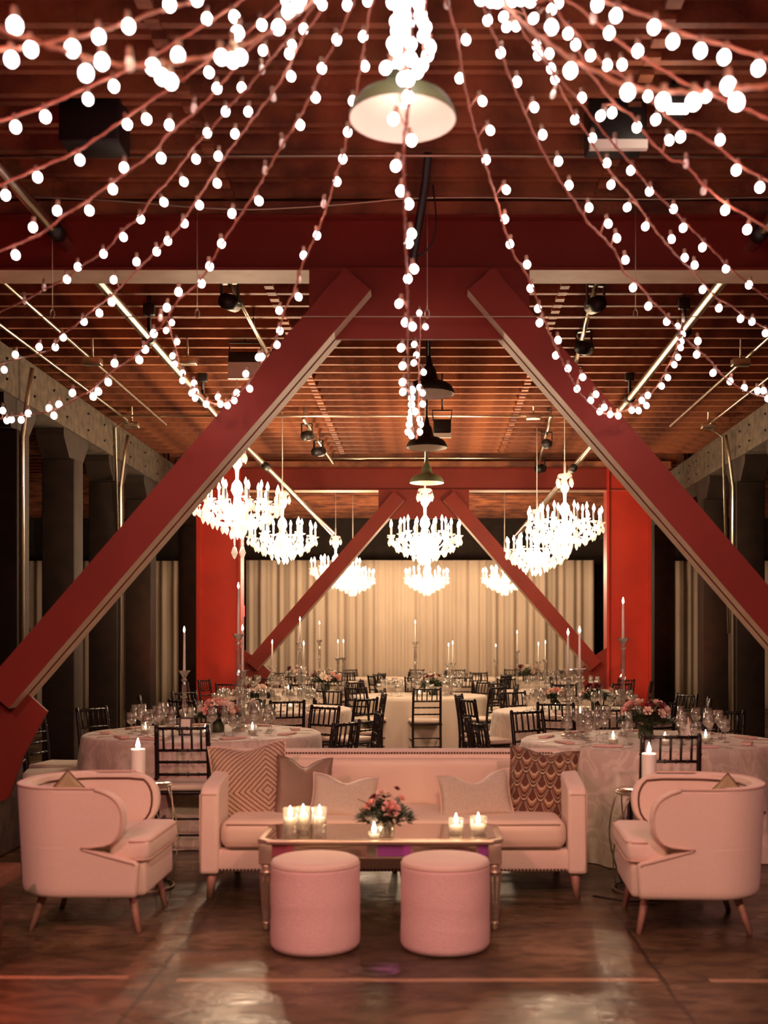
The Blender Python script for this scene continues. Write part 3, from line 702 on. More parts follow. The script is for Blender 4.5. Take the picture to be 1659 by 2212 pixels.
SS['J'] = light_string([(958,-25),(967,10),(985,70),(995,130),(1005,190),(1020,260),(1038,320),(1055,375),(1075,440),(1092,500),(1110,550),(1130,580),(1150,620),(1165,660),(1180,700),(1200,750),(1220,790),(1240,830),(1262,860),(1290,885),(1315,895),(1340,890),(1365,880),(1390,865),(1415,840),(1435,805),(1455,765),(1465,735),(1475,684)], 4.0, 6.9, [(1005,89),(994,172),(1039,222),(1056,285),(1050,348),(1091,413),(1090,476),(1102,530),(1138,574),(1147,625),(1163,669),(1167,700),(1205,737),(1202,770),(1227,798),(1257,817),(1247,842),(1286,854),(1276,867),(1305,882),(1296,891),(1318,897),(1335,900),(1364,888),(1378,889),(1395,878),(1386,867),(1399,856),(1428,836),(1441,818),(1455,790),(1463,774),(1469,753),(1471,740),(1474,724),(1464,707)], 'bulb string looping down over the right brace and back up to the wire', dead=[(966,12),(1476,692)], kturn=20, d2=7.3)
SS['K'] = light_string([(1038,-15),(1050,30),(1075,95),(1095,150),(1120,210),(1150,280),(1180,340),(1210,390),(1245,440),(1270,480),(1300,510),(1330,545),(1350,590),(1385,620),(1408,650),(1425,665),(1450,695),(1475,725),(1500,750),(1530,775),(1560,810),(1600,840),(1640,855),(1700,860)], 4.0, 7.1, [(1054,47),(1082,117),(1116,180),(1152,235),(1171,294),(1205,351),(1229,403),(1271,451),(1312,486),(1331,517),(1350,564),(1369,624),(1402,664),(1442,697),(1507,739),(1506,768),(1542,808),(1578,826),(1608,840),(1636,846),(1649,846),(1658,863)], 'long right bulb string drooping to the right edge above the timber posts')
SS['L'] = light_string([(1105,-20),(1150,60),(1180,130),(1210,190),(1240,245),(1270,290),(1300,345),(1330,385),(1370,430),(1400,475),(1430,515),(1465,555),(1500,590),(1545,640),(1580,660),(1620,690),(1720,740)], 4.0, 6.8, [(1100,63),(1093,41),(1119,60),(1160,100),(1164,122),(1191,151),(1200,174),(1243,261),(1280,301),(1311,355),(1322,402),(1358,451),(1396,492),(1450,519),(1479,559),(1500,575),(1519,628),(1554,668),(1601,691),(1625,697),(1654,722)], 'long right bulb string crossing the right thick pipe', dead=[(1197,207)])
SS['M'] = light_string([(1080,-40),(1120,50),(1160,110),(1200,160),(1240,205),(1280,255),(1320,305),(1360,350),(1400,400),(1450,450),(1500,500),(1550,550),(1600,600),(1720,690)], 4.0, 6.2, [(1186,119),(1257,214),(1364,371),(1404,416),(1455,454),(1477,495),(1519,537),(1569,583),(1619,618)], 'right bulb string passing the pale edged speaker', dead=[(1328,311)])
SS['N'] = light_string([(1170,-25),(1225,60),(1250,110),(1270,150),(1300,190),(1330,225),(1365,250),(1390,285),(1420,320),(1450,345),(1480,355),(1520,400),(1570,440),(1620,470),(1730,540)], 4.0, 5.0, [(1244,100),(1206,9),(1193,24),(1301,254),(1324,247),(1377,278),(1444,306),(1568,457),(1616,499),(1158,45)], 'bright magenta bulb string on the right, the lower of two', dead=[(1482,357),(1521,414)])
SS['O'] = light_string([(1180,-20),(1210,35),(1240,65),(1275,105),(1310,145),(1345,165),(1380,190),(1420,230),(1470,275),(1500,285),(1540,310),(1580,340),(1620,370),(1740,430)], 4.0, 4.5, [(1229,76),(1277,123),(1312,144),(1343,143),(1400,211),(1419,262),(1471,299),(1555,305),(1592,371),(1642,408)], 'bright magenta bulb string on the right passing the stage lamp')
SS['P'] = light_string([(1190,-20),(1235,5),(1280,40),(1330,85),(1380,120),(1430,150),(1480,180),(1530,200),(1580,225),(1620,240),(1740,290)], 4.0, 3.7, [(1317,75),(1378,114),(1526,211)], 'salmon bulb string reaching the right edge below the topmost one', dead=[(1282,43)])
SS['P2'] = light_string([(1050,-40),(1090,10),(1130,50),(1180,90),(1240,130),(1300,160),(1350,185),(1420,195),(1500,200),(1560,195),(1660,185),(1760,170)], 4.0, 2.7, [(1190,63),(1234,157),(1357,204),(1433,224),(1498,225),(1573,191),(1590,225)], 'closest thick salmon bulb string dipping at the upper right', r=.0065)
SS['Q'] = light_string([(1250,-25),(1345,15),(1400,35),(1450,60),(1500,80),(1560,95),(1620,115),(1740,150)], 4.0, 3.2, [(1292,14),(1332,38),(1414,63),(1455,94),(1514,114),(1566,128),(1639,152)], 'topmost salmon bulb string on the right')
SS['Q2'] = light_string([(930,-60),(1000,-30),(1060,-5),(1110,5),(1160,2),(1200,-15)], 4.0, 3.3, [(1040,0),(1062,4),(1108,2),(1125,0),(1145,3),(1075,5)], 'short bulb string crossing the top edge right of the knot')
SS['Q3'] = light_string([(840,-60),(760,-30),(700,-8),(650,-2),(600,-20)], 4.0, 3.4, [(622,3),(690,-2),(640,22)], 'short bulb string crossing the top edge left of the knot')
# the knot of spare ends above the nearest lamp
kn = thing('bulb_knot', 'dense knot of glowing spare bulbs hanging over the closest green lamp', 'string lights', P(890,-200,4.0))
o0 = P(890,-200,4.0); kr = random.Random(3)
for k in range(8):
    x = 862+kr.uniform(0,62); e = kr.uniform(60,175); d = kr.uniform(3.35,3.9)
    pts = smoothpts([P(890,-200,4.0), P(x,-60,d), P(x+kr.uniform(-6,6),e*.5,d), P(x+kr.uniform(-8,8),e,d), P(x+12,e*.6,d)], 6)
    MB().tube([p-o0 for p in pts], .005, 5).build('cord', M['cord'], kn)
    for q in range(6):
        yy = -40+(e+40)*q/5+kr.uniform(-8,8)
        link('bulb', BULB, kn, P(x+kr.uniform(-14,14), yy, d)-o0, (kr.uniform(-.5,.5), kr.uniform(-.5,.5), 0), (1.05,)*3)
for (px, py, d) in ((20,80,3.0),(330,160,3.6),(560,100,3.8),(230,420,5),(480,480,5.6),(650,420,5.4),(890,90,3.7),(880,500,5.8),(900,860,6.9),(1120,420,5.3),(1320,440,5.6),(1180,100,3.8),(1380,190,3.4),(1560,420,4.8),(470,850,6.9),(1330,870,6.9),(1560,150,3.2),(140,720,6.6),(1600,760,6.6)):
    lamp('string_light', 'POINT', P(px,py,d)+Vector((0,0,-.06)), STRING_W, (1, .50, .42), .06)

# ================================================================ LOUNGE
def grid_shell(fx, nu, nv, thick, name, m, parent, sub=1, bevel=0):
    vs = []; fs = []
    for j in range(nv+1):
        for i in range(nu+1): vs.append(fx(i/nu, j/nv))
    for j in range(nv):
        for i in range(nu): a = j*(nu+1)+i; fs.append((a, a+1, a+nu+2, a+nu+1))
    b = MB(); b.add(vs, fs, True); o = b.build(name, m, parent)
    s = o.modifiers.new('s', 'SOLIDIFY'); s.thickness = thick; s.offset = 0
    if sub: q = o.modifiers.new('q', 'SUBSURF'); q.levels = q.render_levels = sub
    return o
def superpath(s, hw, xb, xf, r):
    # U path: s in -1..1 ; returns (x, y) ; x forward, y across
    side = (xf-xb-r); arc = PI/2*r; back = hw-r; tot = side+arc+back
    sg = -1 if s < 0 else 1; l = abs(s)*tot
    if l < back: return (xb, sg*l)
    l -= back
    if l < arc: a = l/r; return (xb+r-r*math.cos(a), sg*(back+r*math.sin(a)))
    l -= arc; return (xb+r+l, sg*hw)
def armchair(label, loc, rz, mirror_pillow):
    t = thing('wing_armchair', label, 'armchair', loc, rz, 'blush wing armchairs'); t.scale = (.80, .88, .955)
    HW, XB, XF, RR = .385, -.41, .375, .30
    zb, zt = .195, .765
    def ext(z):                # how far forward (fraction of path) the shell reaches at height z
        k = [(.195,.985),(.37,1.0),(.385,.985),(.40,.92),(.415,.86),(.43,.80),(.445,.745),(.455,.70),(.461,.69),(.468,.75),(.476,.82),(.49,.865),(.51,.888),(.54,.91),(.58,.922),(.62,.925),(.66,.92),(.69,.905),(.71,.89),(.73,.865),(.748,.83),(.758,.80),(.765,.77)]
        for a, b in zip(k, k[1:]):
            if z <= b[0]: f = (z-a[0])/(b[0]-a[0]); return a[1]+(b[1]-a[1])*f
        return k[-1][1]
    zlist = [.195,.25,.31,.36,.375,.385,.40,.415,.43,.445,.455,.461,.468,.476,.49,.51,.54,.58,.62,.66,.69,.71,.73,.748,.758,.765]
    def fx(u, v):
        j = int(round(v*(len(zlist)-1))); z = zlist[j]; s = (u*2-1)*ext(z)
        flare = 1+.045*((z-zb)/(zt-zb)); x, y = superpath(s, HW, XB, XF, RR)
        lean = -.045*(z-zb)/(zt-zb)*max(0, 1-abs(s)*1.5)
        zz = z + (.0 if z < .6 else .012*(abs(s)<.5)*(z-.6)/.165)
        return (x+lean, y*flare, zz)
    grid_shell(fx, 64, len(zlist)-1, .075, 'shell', M['uph'], t, 1)
    # piping following the outer outline
    out = []
    for sgn in (1, -1):
        seq = zlist if sgn > 0 else list(reversed(zlist))
        for z in seq:
            if z < .375: continue
            s = sgn*(ext(z)); x, y = superpath(s*.985, HW+.040, XB-.034, XF, RR+.03); flare = 1+.045*((z-zb)/(zt-zb)); out.append(Vector((x, y*flare, z)))
        if sgn > 0:
            for k in range(20, -21, -1):
                s = .76*k/20; x, y = superpath(s, HW+.034, XB-.034, XF, RR+.03); lean = -.045*max(0,1-abs(s)*1.5); out.append(Vector((x+lean, y*1.045, .772)))
    MB().tube(out, .0065, 6).build('piping', M['piping'], t)
    # nailhead band on the inner faces
    inn = []
    zs2 = [z for z in zlist if .488 <= z <= .735]
    for sgn in (1, -1):
        for z in (zs2 if sgn > 0 else reversed(zs2)):
            s = sgn*(ext(z)-.055); x, y = superpath(s, HW-.037, XB+.037, XF, RR-.03); inn.append(Vector((x, y*(1+.045*((z-zb)/(zt-zb))), z)))
        if sgn > 0:
            for k in range(20, -21, -1):
                s = .70*k/20; x, y = superpath(s, HW-.037, XB+.037, XF, RR-.03); lean = -.045*max(0,1-abs(s)*1.5); inn.append(Vector((x+lean, y*1.042, .738)))
    b = MB(); b.tube(inn, .007, 6)
    b.build('nailhead_band', M['nail'], t)
    b = MB()
    b.rbox((-.12,-.345,.195),(.40,.345,.385),.03); b.rbox((-.36,-.19,.20),(-.05,.19,.37),.03); b.build('seat_frame', M['uph'], t)
    # T shaped cushion bulging in front
    c = MB(); c.rbox((-.20,-.31,.375),(.30,.31,.50),.05,3); c.rbox((.17,-.375,.375),(.43,.375,.505),.05,3); cu = c.build('seat_cushion', M['uph'], t)
    for z in (.392,.487):
        MB().tube([(.30,-.372,z),(.39,-.368,z),(.428,-.33,z),(.433,0,z+.004),(.428,.33,z),(.39,.368,z),(.30,.372,z)], .005, 6).build('piping', M['piping'], cu)
    for (x, y, dx, dy) in ((.30,-.29,.05,-.03),(.30,.29,.05,.03),(-.27,-.25,-.08,-.03),(-.27,.25,-.08,.03)):
        MB().tube([(x,y,.20),(x+dx,y+dy,0)], [.027,.017], 10).build('leg', M['pinkleg'], t)
    # little gold pillow standing against the back
    return t
def pillow(name, label, w_, h_, th, m, loc, rot, notch=.0, group=None, seed=0):
    rr = random.Random(seed); n = 26; vs = []; fs = []; uv = []
    for side in (1, -1):
        for j in range(n+1):
            for i in range(n+1):
                u = i/n*2-1; v = j/n*2-1
                ed = (1-abs(u)**2.6)*(1-abs(v)**2.6); z = th*.5*(max(0, ed)**.5)
                pin = 1-.07*(1-u*u)*abs(v)**3; pin2 = 1-.07*(1-v*v)*abs(u)**3
                x = u*w_/2*pin2; y = v*h_/2*pin
                # karate chop at the top edge
                if notch: k = math.exp(-(u/.38)**2)*max(0, v)**2; y -= notch*k; z *= 1-.45*k
                z *= 1+.10*math.sin(3.1*u+seed)*math.cos(2.7*v+seed*2)
                vs.append((x, y, side*z)); uv.append((i/n, j/n))
        o = 0 if side > 0 else (n+1)**2
        for j in range(n):
            for i in range(n):
                a = o+j*(n+1)+i; q = (a, a+1, a+n+2, a+n+1); fs.append(q if side > 0 else q[::-1])
    b = MB(); b.add(vs, fs, True); o = b.build(name, m); me = o.data
    ul = me.uv_layers.new(name='UV')
    for lp in me.loops: ul.data[lp.index].uv = uv[lp.vertex_index]
    o.location = loc; o.rotation_euler = rot
    e = MB(); pts = []
    for (a0, b0, a1, b1) in ((-1,-1,1,-1),(1,-1,1,1),(1,1,-1,1),(-1,1,-1,-1)):
        for k in range(12):
            u = a0+(a1-a0)*k/12; v = b0+(b1-b0)*k/12
            pin = 1-.07*(1-u*u)*abs(v)**3; pin2 = 1-.07*(1-v*v)*abs(u)**3; x = u*w_/2*pin2; y = v*h_/2*pin
            if notch: y -= notch*math.exp(-(u/.38)**2)*max(0, v)**2
            pts.append((x, y, 0))
    MB().tube(pts, .005, 5, closed=True).build('edge_seam', M['piping'] if m not in (M['p_gold'], M['p_glit'], M['p_scallop']) else M['nail'], o)
    return tag(o, label, 'pillow', group)

armchair('blush winged tub armchair on the left, facing the coffee table', (-1.728, 5.87, 0), 0, 0)
armchair('blush winged tub armchair on the right, facing the coffee table', (1.352, 5.82, 0), PI+math.radians(-3), 0)
pillow('pillow', 'small gold glitter pillow poking above the left armchair back', .28, .28, .12, M['p_gold'], (-1.93,5.98,.575), (math.radians(75),math.radians(42),0), 0, seed=1)
pillow('pillow', 'small gold glitter pillow poking above the right armchair back', .28, .28, .12, M['p_gold'], (1.60,5.92,.565), (math.radians(75),math.radians(-42),0), 0, seed=2)

# sofa
def sofa():
    t = thing('sofa', 'long blush sofa with low rolled back and tapered pink legs', 'sofa', (-.19, 6.75, 0))
    W = 1.105
    b = MB(); b.rbox((-W+.07,-.44,.155),(W-.07,.40,.285),.025); b.build('base_rail', M['uph'], t)
    for s in (-1, 1):
        a = MB(); n = 14; th = .10
        # arm: panel curving up to the back
        prof = [(-.46,.145),(-.46,.60),(-.44,.635),(-.38,.655),(-.10,.69),(.20,.73),(.36,.745),(.42,.70),(.42,.145)]
        x0, x1 = (s*(W-.115), s*W)
        vs = [(x0+s*0, y, z) for y, z in prof]+[(x1-(0 if z > .3 else s*.0)+s*.02*(z-.145)*-1, y, z) for y, z in prof]; m = len(prof)
        a.add(vs, [tuple(range(m)), tuple(reversed(range(m, 2*m)))]+[((i+1)%m, i, i+m, (i+1)%m+m) for i in range(m)])
        o = a.build('arm', M['uph'], t); bv = o.modifiers.new('b', 'BEVEL'); bv.width = .022; bv.segments = 3
        MB().tube([(s*(W-.010), -.463, .16),(s*(W-.012), -.463, .60),(s*(W-.10), -.463, .60)], .005, 5).build('piping', M['piping'], t)
    bk = MB(); bk.rbox((-W+.05,.26,.28),(W-.05,.42,.785),.05,3); bk.build('backrest', M['uph'], t)
    bk = MB(); bk.rbox((-W+.11,.20,.42),(W-.11,.30,.735),.045,3); bk.build('inner_back', M['uph_in'], t)
    cu = MB(); vs = []; fs = []
    o = MB().rbox((-W+.12,-.475,.285),(W-.12,.24,.455),.065,4).build('seat_cushion', M['uph_in'], t)
    for z in (.31,.432): MB().tube([(-W+.16,-.47,z),(0,-.479,z),(W-.16,-.47,z)], .005, 5).build('piping', M['piping'], o)
    nb = MB(); k = -W+.12
    while k < W-.11: nb.ball((k,.262,.765), .0075, 4); k += .018
    nb.build('nailhead_band', M['nail'], t)
    nb = MB(); k = -W+.10
    while k < W-.09: nb.ball((k,-.442,.170), .007, 4); k += .02
    nb.build('nailhead_band', M['nail'], t)
    for (x, y) in ((-W+.07,-.40),(W-.07,-.40),(.06,-.38),(-W+.10,.34),(W-.10,.34),(.0,.34)):
        MB().tube([(x,y,.16),(x+(.015 if x > 0 else -.015),y,0)], [.030,.018], 10).build('leg', M['pinkleg'], t)
sofa()
r_ = math.radians
def on_sofa(px, py, d): return P(px, py, d)
pillow('pillow', 'large pillow with beaded gold geometric lines at the left end of the sofa', .47, .50, .18, M['p_chev'], P(540,1693,6.72), (r_(72),0,r_(-6)), .03, seed=3)
bpy.data.objects['pillow.002'].rotation_euler = (r_(74), r_(-5), r_(8))
pillow('pillow', 'square bronze glitter pillow second from the left on the sofa', .33, .40, .15, M['p_glit'], P(655,1706,6.66), (r_(74),r_(3),r_(4)), .055, seed=4)
pillow('pillow', 'silver satin lumbar pillow leaning on the bronze glitter pillow', .40, .27, .15, M['p_snake'], P(744,1722,6.55), (r_(70),r_(4),r_(-3)), .045, seed=5)
pillow('pillow', 'silver satin lumbar pillow beside the scalloped sequin pillow', .44, .28, .15, M['p_snake'], P(1026,1717,6.58), (r_(72),r_(-5),r_(4)), .075, seed=6)
pillow('pillow', 'large brown and gold scalloped sequin pillow at the right end of the sofa', .42, .43, .16, M['p_scallop'], P(1172,1692,6.70), (r_(74),r_(5),r_(-3)), .03, seed=7)

# ottomans
def ottoman(px, d, label, seed):
    t = thing('round_ottoman', label, 'ottoman', P(px, VY, d)*1, 0, 'round pink ottomans'); t.location.z = 0
    rr = random.Random(seed); ph = [rr.uniform(0,6) for _ in range(6)]
    def rip(a, z):
        s = .003*math.sin(3*a+ph[0]+z*3)+.0015*math.sin(5*a-z*24+ph[1])
        for k in range(3): s += .006*math.exp(-((z-.12-.1*k-.015*math.sin(2*a+ph[k]))/.010)**2)*max(0, math.sin(a*1.5+ph[k+2]))
        return s
    R0 = .214
    prof = [(.001,.0),(.17,.0),(R0-.012,.006),(R0-.002,.022)]+[(R0+.001*math.sin(i*.4), .03+.355*i/30) for i in range(31)]+[(R0-.001,.392),(R0-.008,.405)]
    MB().lathe(prof, n=64, ripple=rip).build('body', M['otto'], t)
    MB().lathe([(R0-.008,.400),(R0-.003,.408),(R0-.008,.420),(R0-.03,.430),(R0-.07,.434),(.001,.436)], n=64).build('top_pad', M['uph'], t)
    MB().tube([((R0-.003)*math.cos(2*PI*k/48),(R0-.003)*math.sin(2*PI*k/48),.403) for k in range(48)], .004, 5, closed=True).build('piping', M['piping'], t)
ottoman(681, 5.33, 'round pink fabric ottoman on the left, in front of the mirrored table', 1)
ottoman(962, 5.33, 'round pink fabric ottoman on the right, in front of the mirrored table', 2)

# mirrored coffee table
def coffee():
    cx = (821-VX)*5.6/FPX
    t = thing('coffee_table', 'mirrored coffee table with silver gilt edges and tapered legs', 'coffee table', (cx, 5.87, 0))
    W, D, zt = .625, .27, .463
    # canted corners
    def octo(w, d, c): return [(-w+c,-d),(w-c,-d),(w,-d+c),(w,d-c),(w-c,d),(-w+c,d),(-w,d-c),(-w,-d+c)]
    def slab(b, pts, z0, z1):
        n = len(pts); b.add([(x,y,z0) for x,y in pts]+[(x,y,z1) for x,y in pts], [tuple(reversed(range(n))), tuple(range(n,2*n))]+[(i,(i+1)%n,(i+1)%n+n,i+n) for i in range(n)])
    b = MB(); slab(b, octo(W,D,.05), zt-.022, zt-.002); o = b.build('top_rim', M['gilt'], t); bv = o.modifiers.new('b','BEVEL'); bv.width = .006; bv.segments = 2
    b = MB(); slab(b, octo(W-.035,D-.035,.045), zt-.002, zt+.001); b.build('mirror_top', M['mirror'], t)
    b = MB(); b.box((-W+.045,-D+.04,zt-.10),(W-.045,D-.04,zt-.022)); b.build('apron', M['gilt'], t)
    x = -W+.07; pans = [(.12,'mirror_pink_light'),(.42,'mirror'),(.18,'mirror_purple_light'),(.33,'mirror'),(.06,'mirror_purple_light')]
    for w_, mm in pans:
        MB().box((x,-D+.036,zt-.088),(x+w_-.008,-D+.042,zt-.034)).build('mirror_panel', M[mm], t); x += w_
    for sx in (-1,1):
        for sy in (-1,1):
            xx, yy = sx*(W-.045), sy*(D-.045)
            lg = MB().rbox((xx-.034,yy-.034,zt-.125),(xx+.034,yy+.034,zt-.022),.004,1)
            lg.lathe([(.018,zt-.126),(.032,zt-.135),(.020,zt-.150),(.034,zt-.165),(.034,zt-.172)], (xx,yy,0), 12)
            lg.tube([(xx,yy,zt-.17),(xx,yy,.045)], [.036,.018], 4); lg.lathe([(.018,.045),(.022,.035),(.016,.025),(.018,.012),(.012,0)], (xx,yy,0), 10)
            o = lg.build('leg', M['gilt'], t)
            MB().add([(xx-.017,yy-.0262,zt-.185),(xx+.017,yy-.0262,zt-.185),(xx+.007,yy-.0155,.06),(xx-.007,yy-.0155,.06)], [(0,1,2,3)]).build('mirror_strip', M['mirror'], o)
coffee()
TZ = .464
def flame(b, c, s=1):
    b.lathe([(.001,0),(.007*s,.009*s),(.010*s,.020*s),(.006*s,.036*s),(.001,.054*s)], c, 8)
def votive(px, d, r, h, label, z=TZ, fill=.45, lampw=.8, group='glass votives on the mirrored table'):
    p = P(px, VY, d); t = thing('votive', label, 'votive candle', (p.x, p.y, z), 0, group)
    MB().lathe([(.001,.001),(r*.96,.001),(r,.006),(r,h),(r*.94,h),(r*.93,h*.13),(.001,h*.11)], n=20).build('glass_cup', M['water'], t)
    MB().lathe([(.001,h*.12),(r*.78,h*.12),(r*.78,h*fill),(r*.7,h*fill+.002),(.001,h*fill-.002)], n=16).build('wax', M['wax'], t)
    b = MB(); flame(b, (0,0,h*fill+.004), 1.15); b.build('flame', M['flame'], t)
    if lampw: lamp('votive_light', 'POINT', (p.x, p.y, z+h+.03), lampw, (1,.62,.32), .02)
votive(627, 5.72, .038, .145, 'tall glass votive, leftmost of three on the mirrored table', fill=.62)
votive(655, 5.83, .038, .135, 'tall glass votive, middle of the three at the left of the flowers', fill=.62)
votive(690, 5.77, .038, .140, 'tall glass votive closest to the flowers on the left side', fill=.62)
votive(985, 5.80, .040, .080, 'low glass votive right of the flowers, closer to them', fill=.5)
votive(1033, 5.80, .045, .088, 'low glass votive nearest the right end of the mirrored table', fill=.5)
votive(808, 5.66, .030, .035, 'tiny low glass votive at the foot of the flower vase', fill=.5, lampw=.3)

# flowers
def rose_mesh(r, m):
    b = MB(); rr = random.Random(int(r*1000))
    for ring, (n, rad, tilt, h) in enumerate(((3,.18,.1,.55),(4,.38,.30,.55),(5,.62,.62,.5),(6,.85,1.0,.42))):
        for k in range(n):
            an = 2*PI*k/n+ring*.7; pts = []
            for j in range(4):
                v = j/3
                for i in range(5):
                    u = (i/4-.5)*2.2/max(1,n**.55)
                    a = an+u*(1.15 if ring < 2 else .85); rd = r*(rad*.55+rad*.5*math.sin(v*1.5)+tilt*.20*v*v); z = r*(-.25+h*1.5*v-(.35*tilt*v*v)-.10*u*u*v)
                    pts.append((rd*math.cos(a), rd*math.sin(a), z))
            b.add(pts, [(j*5+i, j*5+i+1, j*5+i+6, j*5+i+5) for j in range(3) for i in range(4)], True)
    b.ball((0,0,r*.15), r*.25, 6)
    return b.mesh('rose', m)
ROSE = {k: rose_mesh(.032, M['rose_'+k]) for k in ('pink','pale','dark','white')}
LEAFB = {}
def foliage(n, R_, H_, seed, fern=6):
    rr = random.Random(seed); b = MB()
    for k in range(n):
        a = rr.uniform(0,2*PI); q = rr.random()**.5; p = Vector((R_*q*math.cos(a), R_*q*math.sin(a), H_*(1-q*.8)*rr.uniform(.3,1)))
        d = Vector((math.cos(a), math.sin(a), rr.uniform(-.3,.9))).normalized(); l = rr.uniform(.025,.05); s = d.cross(Vector((0,0,1))).normalized()*l*.30
        b.add([p, p+d*l*.45+s, p+d*l, p+d*l*.45-s], [(0,1,2,3)])
    for k in range(fern):
        a = rr.uniform(0,2*PI); d = Vector((math.cos(a), math.sin(a), rr.uniform(-.25,.6))).normalized(); p = d*R_*.5+Vector((0,0,H_*.4))
        for j in range(9):
            q = p+d*R_*.10*j; l = .03*(1-j/11); s = d.cross(Vector((0,0,1))).normalized()
            for sg in (-1,1): b.add([q, q+(s*sg+d*.5)*l*.5+Vector((0,0,.004)), q+(s*sg+d*.6)*l, q+(s*sg+d*.2)*l*.5], [(0,1,2,3)])
        b.tube([p, p+d*R_*.9], .0015, 4)
    return b
def bouquet(label, loc, R_, H_, roses, seed, vh=.10, vr=.05, cat='flowers', group=None, vase='water', fern=6, rs=1.0):
    t = thing('flower_arrangement', label, cat, loc, 0, group); rr = random.Random(seed)
    MB().lathe([(.001,.001),(vr*.9,.001),(vr,.01),(vr,vh),(vr*.93,vh),(vr*.9,.012),(.001,.010)], n=16).build('vase', M[vase], t)
    f = foliage(int(700*R_/.12), R_, H_, seed, fern); o = f.build('foliage', M['leaf'], t, (0,0,vh)); o['kind'] = 'stuff'
    if vase != 'leaf':
        st = MB()
        for k in range(8): a = k*PI/4; st.cyl((vr*.6*math.cos(a),vr*.6*math.sin(a),.012),(vr*.3*math.cos(a+1),vr*.3*math.sin(a+1),vh+.02),.003,n=5)
        st.build('stems', M['leaf'], t)
    for (x, y, z, k, s_) in roses:
        nrm = Vector((x, y, z*.8)).normalized(); q = nrm.to_track_quat('Z', 'Y').to_euler()
        link('rose', ROSE[k], t, (x, y, vh+z), q, (s_*rs,)*3)
    return t
def rand_roses(n, R_, H_, seed, kinds):
    rr = random.Random(seed); o = []
    for k in range(n):
        a = rr.uniform(-PI, PI); el = rr.uniform(.15,1.3); o.append((R_*math.cos(el)*math.cos(a)*.9, R_*math.cos(el)*math.sin(a)*.9, H_*(.25+.75*math.sin(el)), rr.choice(kinds), rr.uniform(.75,1.25)))
    return o
p = P(832, VY, 5.72)
bouquet('peach rose arrangement with dark leaves in a low glass vase on the mirrored table', (p.x,p.y,TZ), .135, .15,
  [(.035,-.085,.085,'pink',1.45),(-.075,-.05,.10,'pink',1.1),(-.10,.01,.07,'pale',1.15),(-.02,-.06,.165,'pale',.8),(.085,-.03,.13,'pink',.8),(.0,.07,.13,'pale',1),(-.06,.06,.12,'dark',.9),(.06,.03,.17,'dark',.7)], 5, .07, .048, fern=9)

# side tables with pillar candles
def side_table(px, d, z, label):
    p = P(px, VY, d); t = thing('side_table', label, 'side table', (p.x,p.y,0), 0)
    MB().lathe([(.001,z-.012),(.19,z-.012),(.195,z-.006),(.19,z),(.001,z)], n=32).build('top', M['mirror'], t)
    b = MB()
    for zz, rr in ((.012,.21),(z-.02,.19)): b.tube([(rr*math.cos(2*PI*k/28),rr*math.sin(2*PI*k/28),zz) for k in range(28)], .008, 6, closed=True)
    b.build('ring', M['wire'], t)
    for k in range(8):
        a = 2*PI*k/8; MB().tube([((.19-.0+.045*math.sin(PI*q/8))*math.cos(a+q*.10),(.19+.045*math.sin(PI*q/8))*math.sin(a+q*.10),.012+(z-.03)*q/8) for q in range(9)], .005, 5).build('rod', M['wire'], t)
    return p
for px, d, z, h, s in ((298,6.62,.63,.185,'left'),(1402,6.55,.60,.195,'right')):
    p = side_table(px, d, z, 'round wire side table behind the %s armchair' % s)
    MB().lathe([(.001,.001),(.055,.001),(.066,.012),(.06,.018),(.001,.014)], n=20)
    tag(MB().lathe([(.001,.001),(.050,.001),(.068,.014),(.064,.020),(.048,.012),(.001,.010)], n=24).build('glass_dish', M['crystal'], None, (p.x,p.y,z)), 'small glass dish under the tall white candle behind the %s armchair' % s, 'dish')
    t = thing('pillar_candle', 'thick white pillar candle burning behind the %s armchair' % s, 'candle', (p.x,p.y,z+.013))
    MB().lathe([(.001,0),(.042,0),(.043,.004),(.043,h-.012),(.040,h),(.034,h-.003),(.001,h-.012)], n=24).build('wax', M['wax'], t)
    b = MB(); flame(b, (0,0,h-.006), 1.3); b.build('flame', M['flame'], t)
    lamp('pillar_light', 'POINT', (p.x,p.y,z+h+.05), 2.2, (1,.62,.32), .02)
t = thing('wooden_table', 'corner of a rustic brown wooden table at the left edge', 'table', (-2.40,4.98,0))
MB().rbox((-.38,-.42,.32),(.43,.42,.39),.008,1).build('tabletop', M['wood'], t)
for sx in (-1,1):
    for sy in (-1,1): MB().rbox((sx*.30-.05,sy*.34-.05,0),(sx*.30+.05,sy*.34+.05,.32),.006,1).build('leg', M['wood'], t)
b = MB(); b.tube(smoothpts([Vector((.95,6.35,.012)),Vector((1.15,6.22,.012)),Vector((1.35,6.30,.012)),Vector((1.2,6.42,.012)),Vector((1.5,6.45,.012))],8), .007, 6)
tag(b.build('floor_cable', M['black']), 'dark cable coiled on the floor behind the right armchair', 'cable')
# ================================================================ TABLES
TH = .755; TR = .92
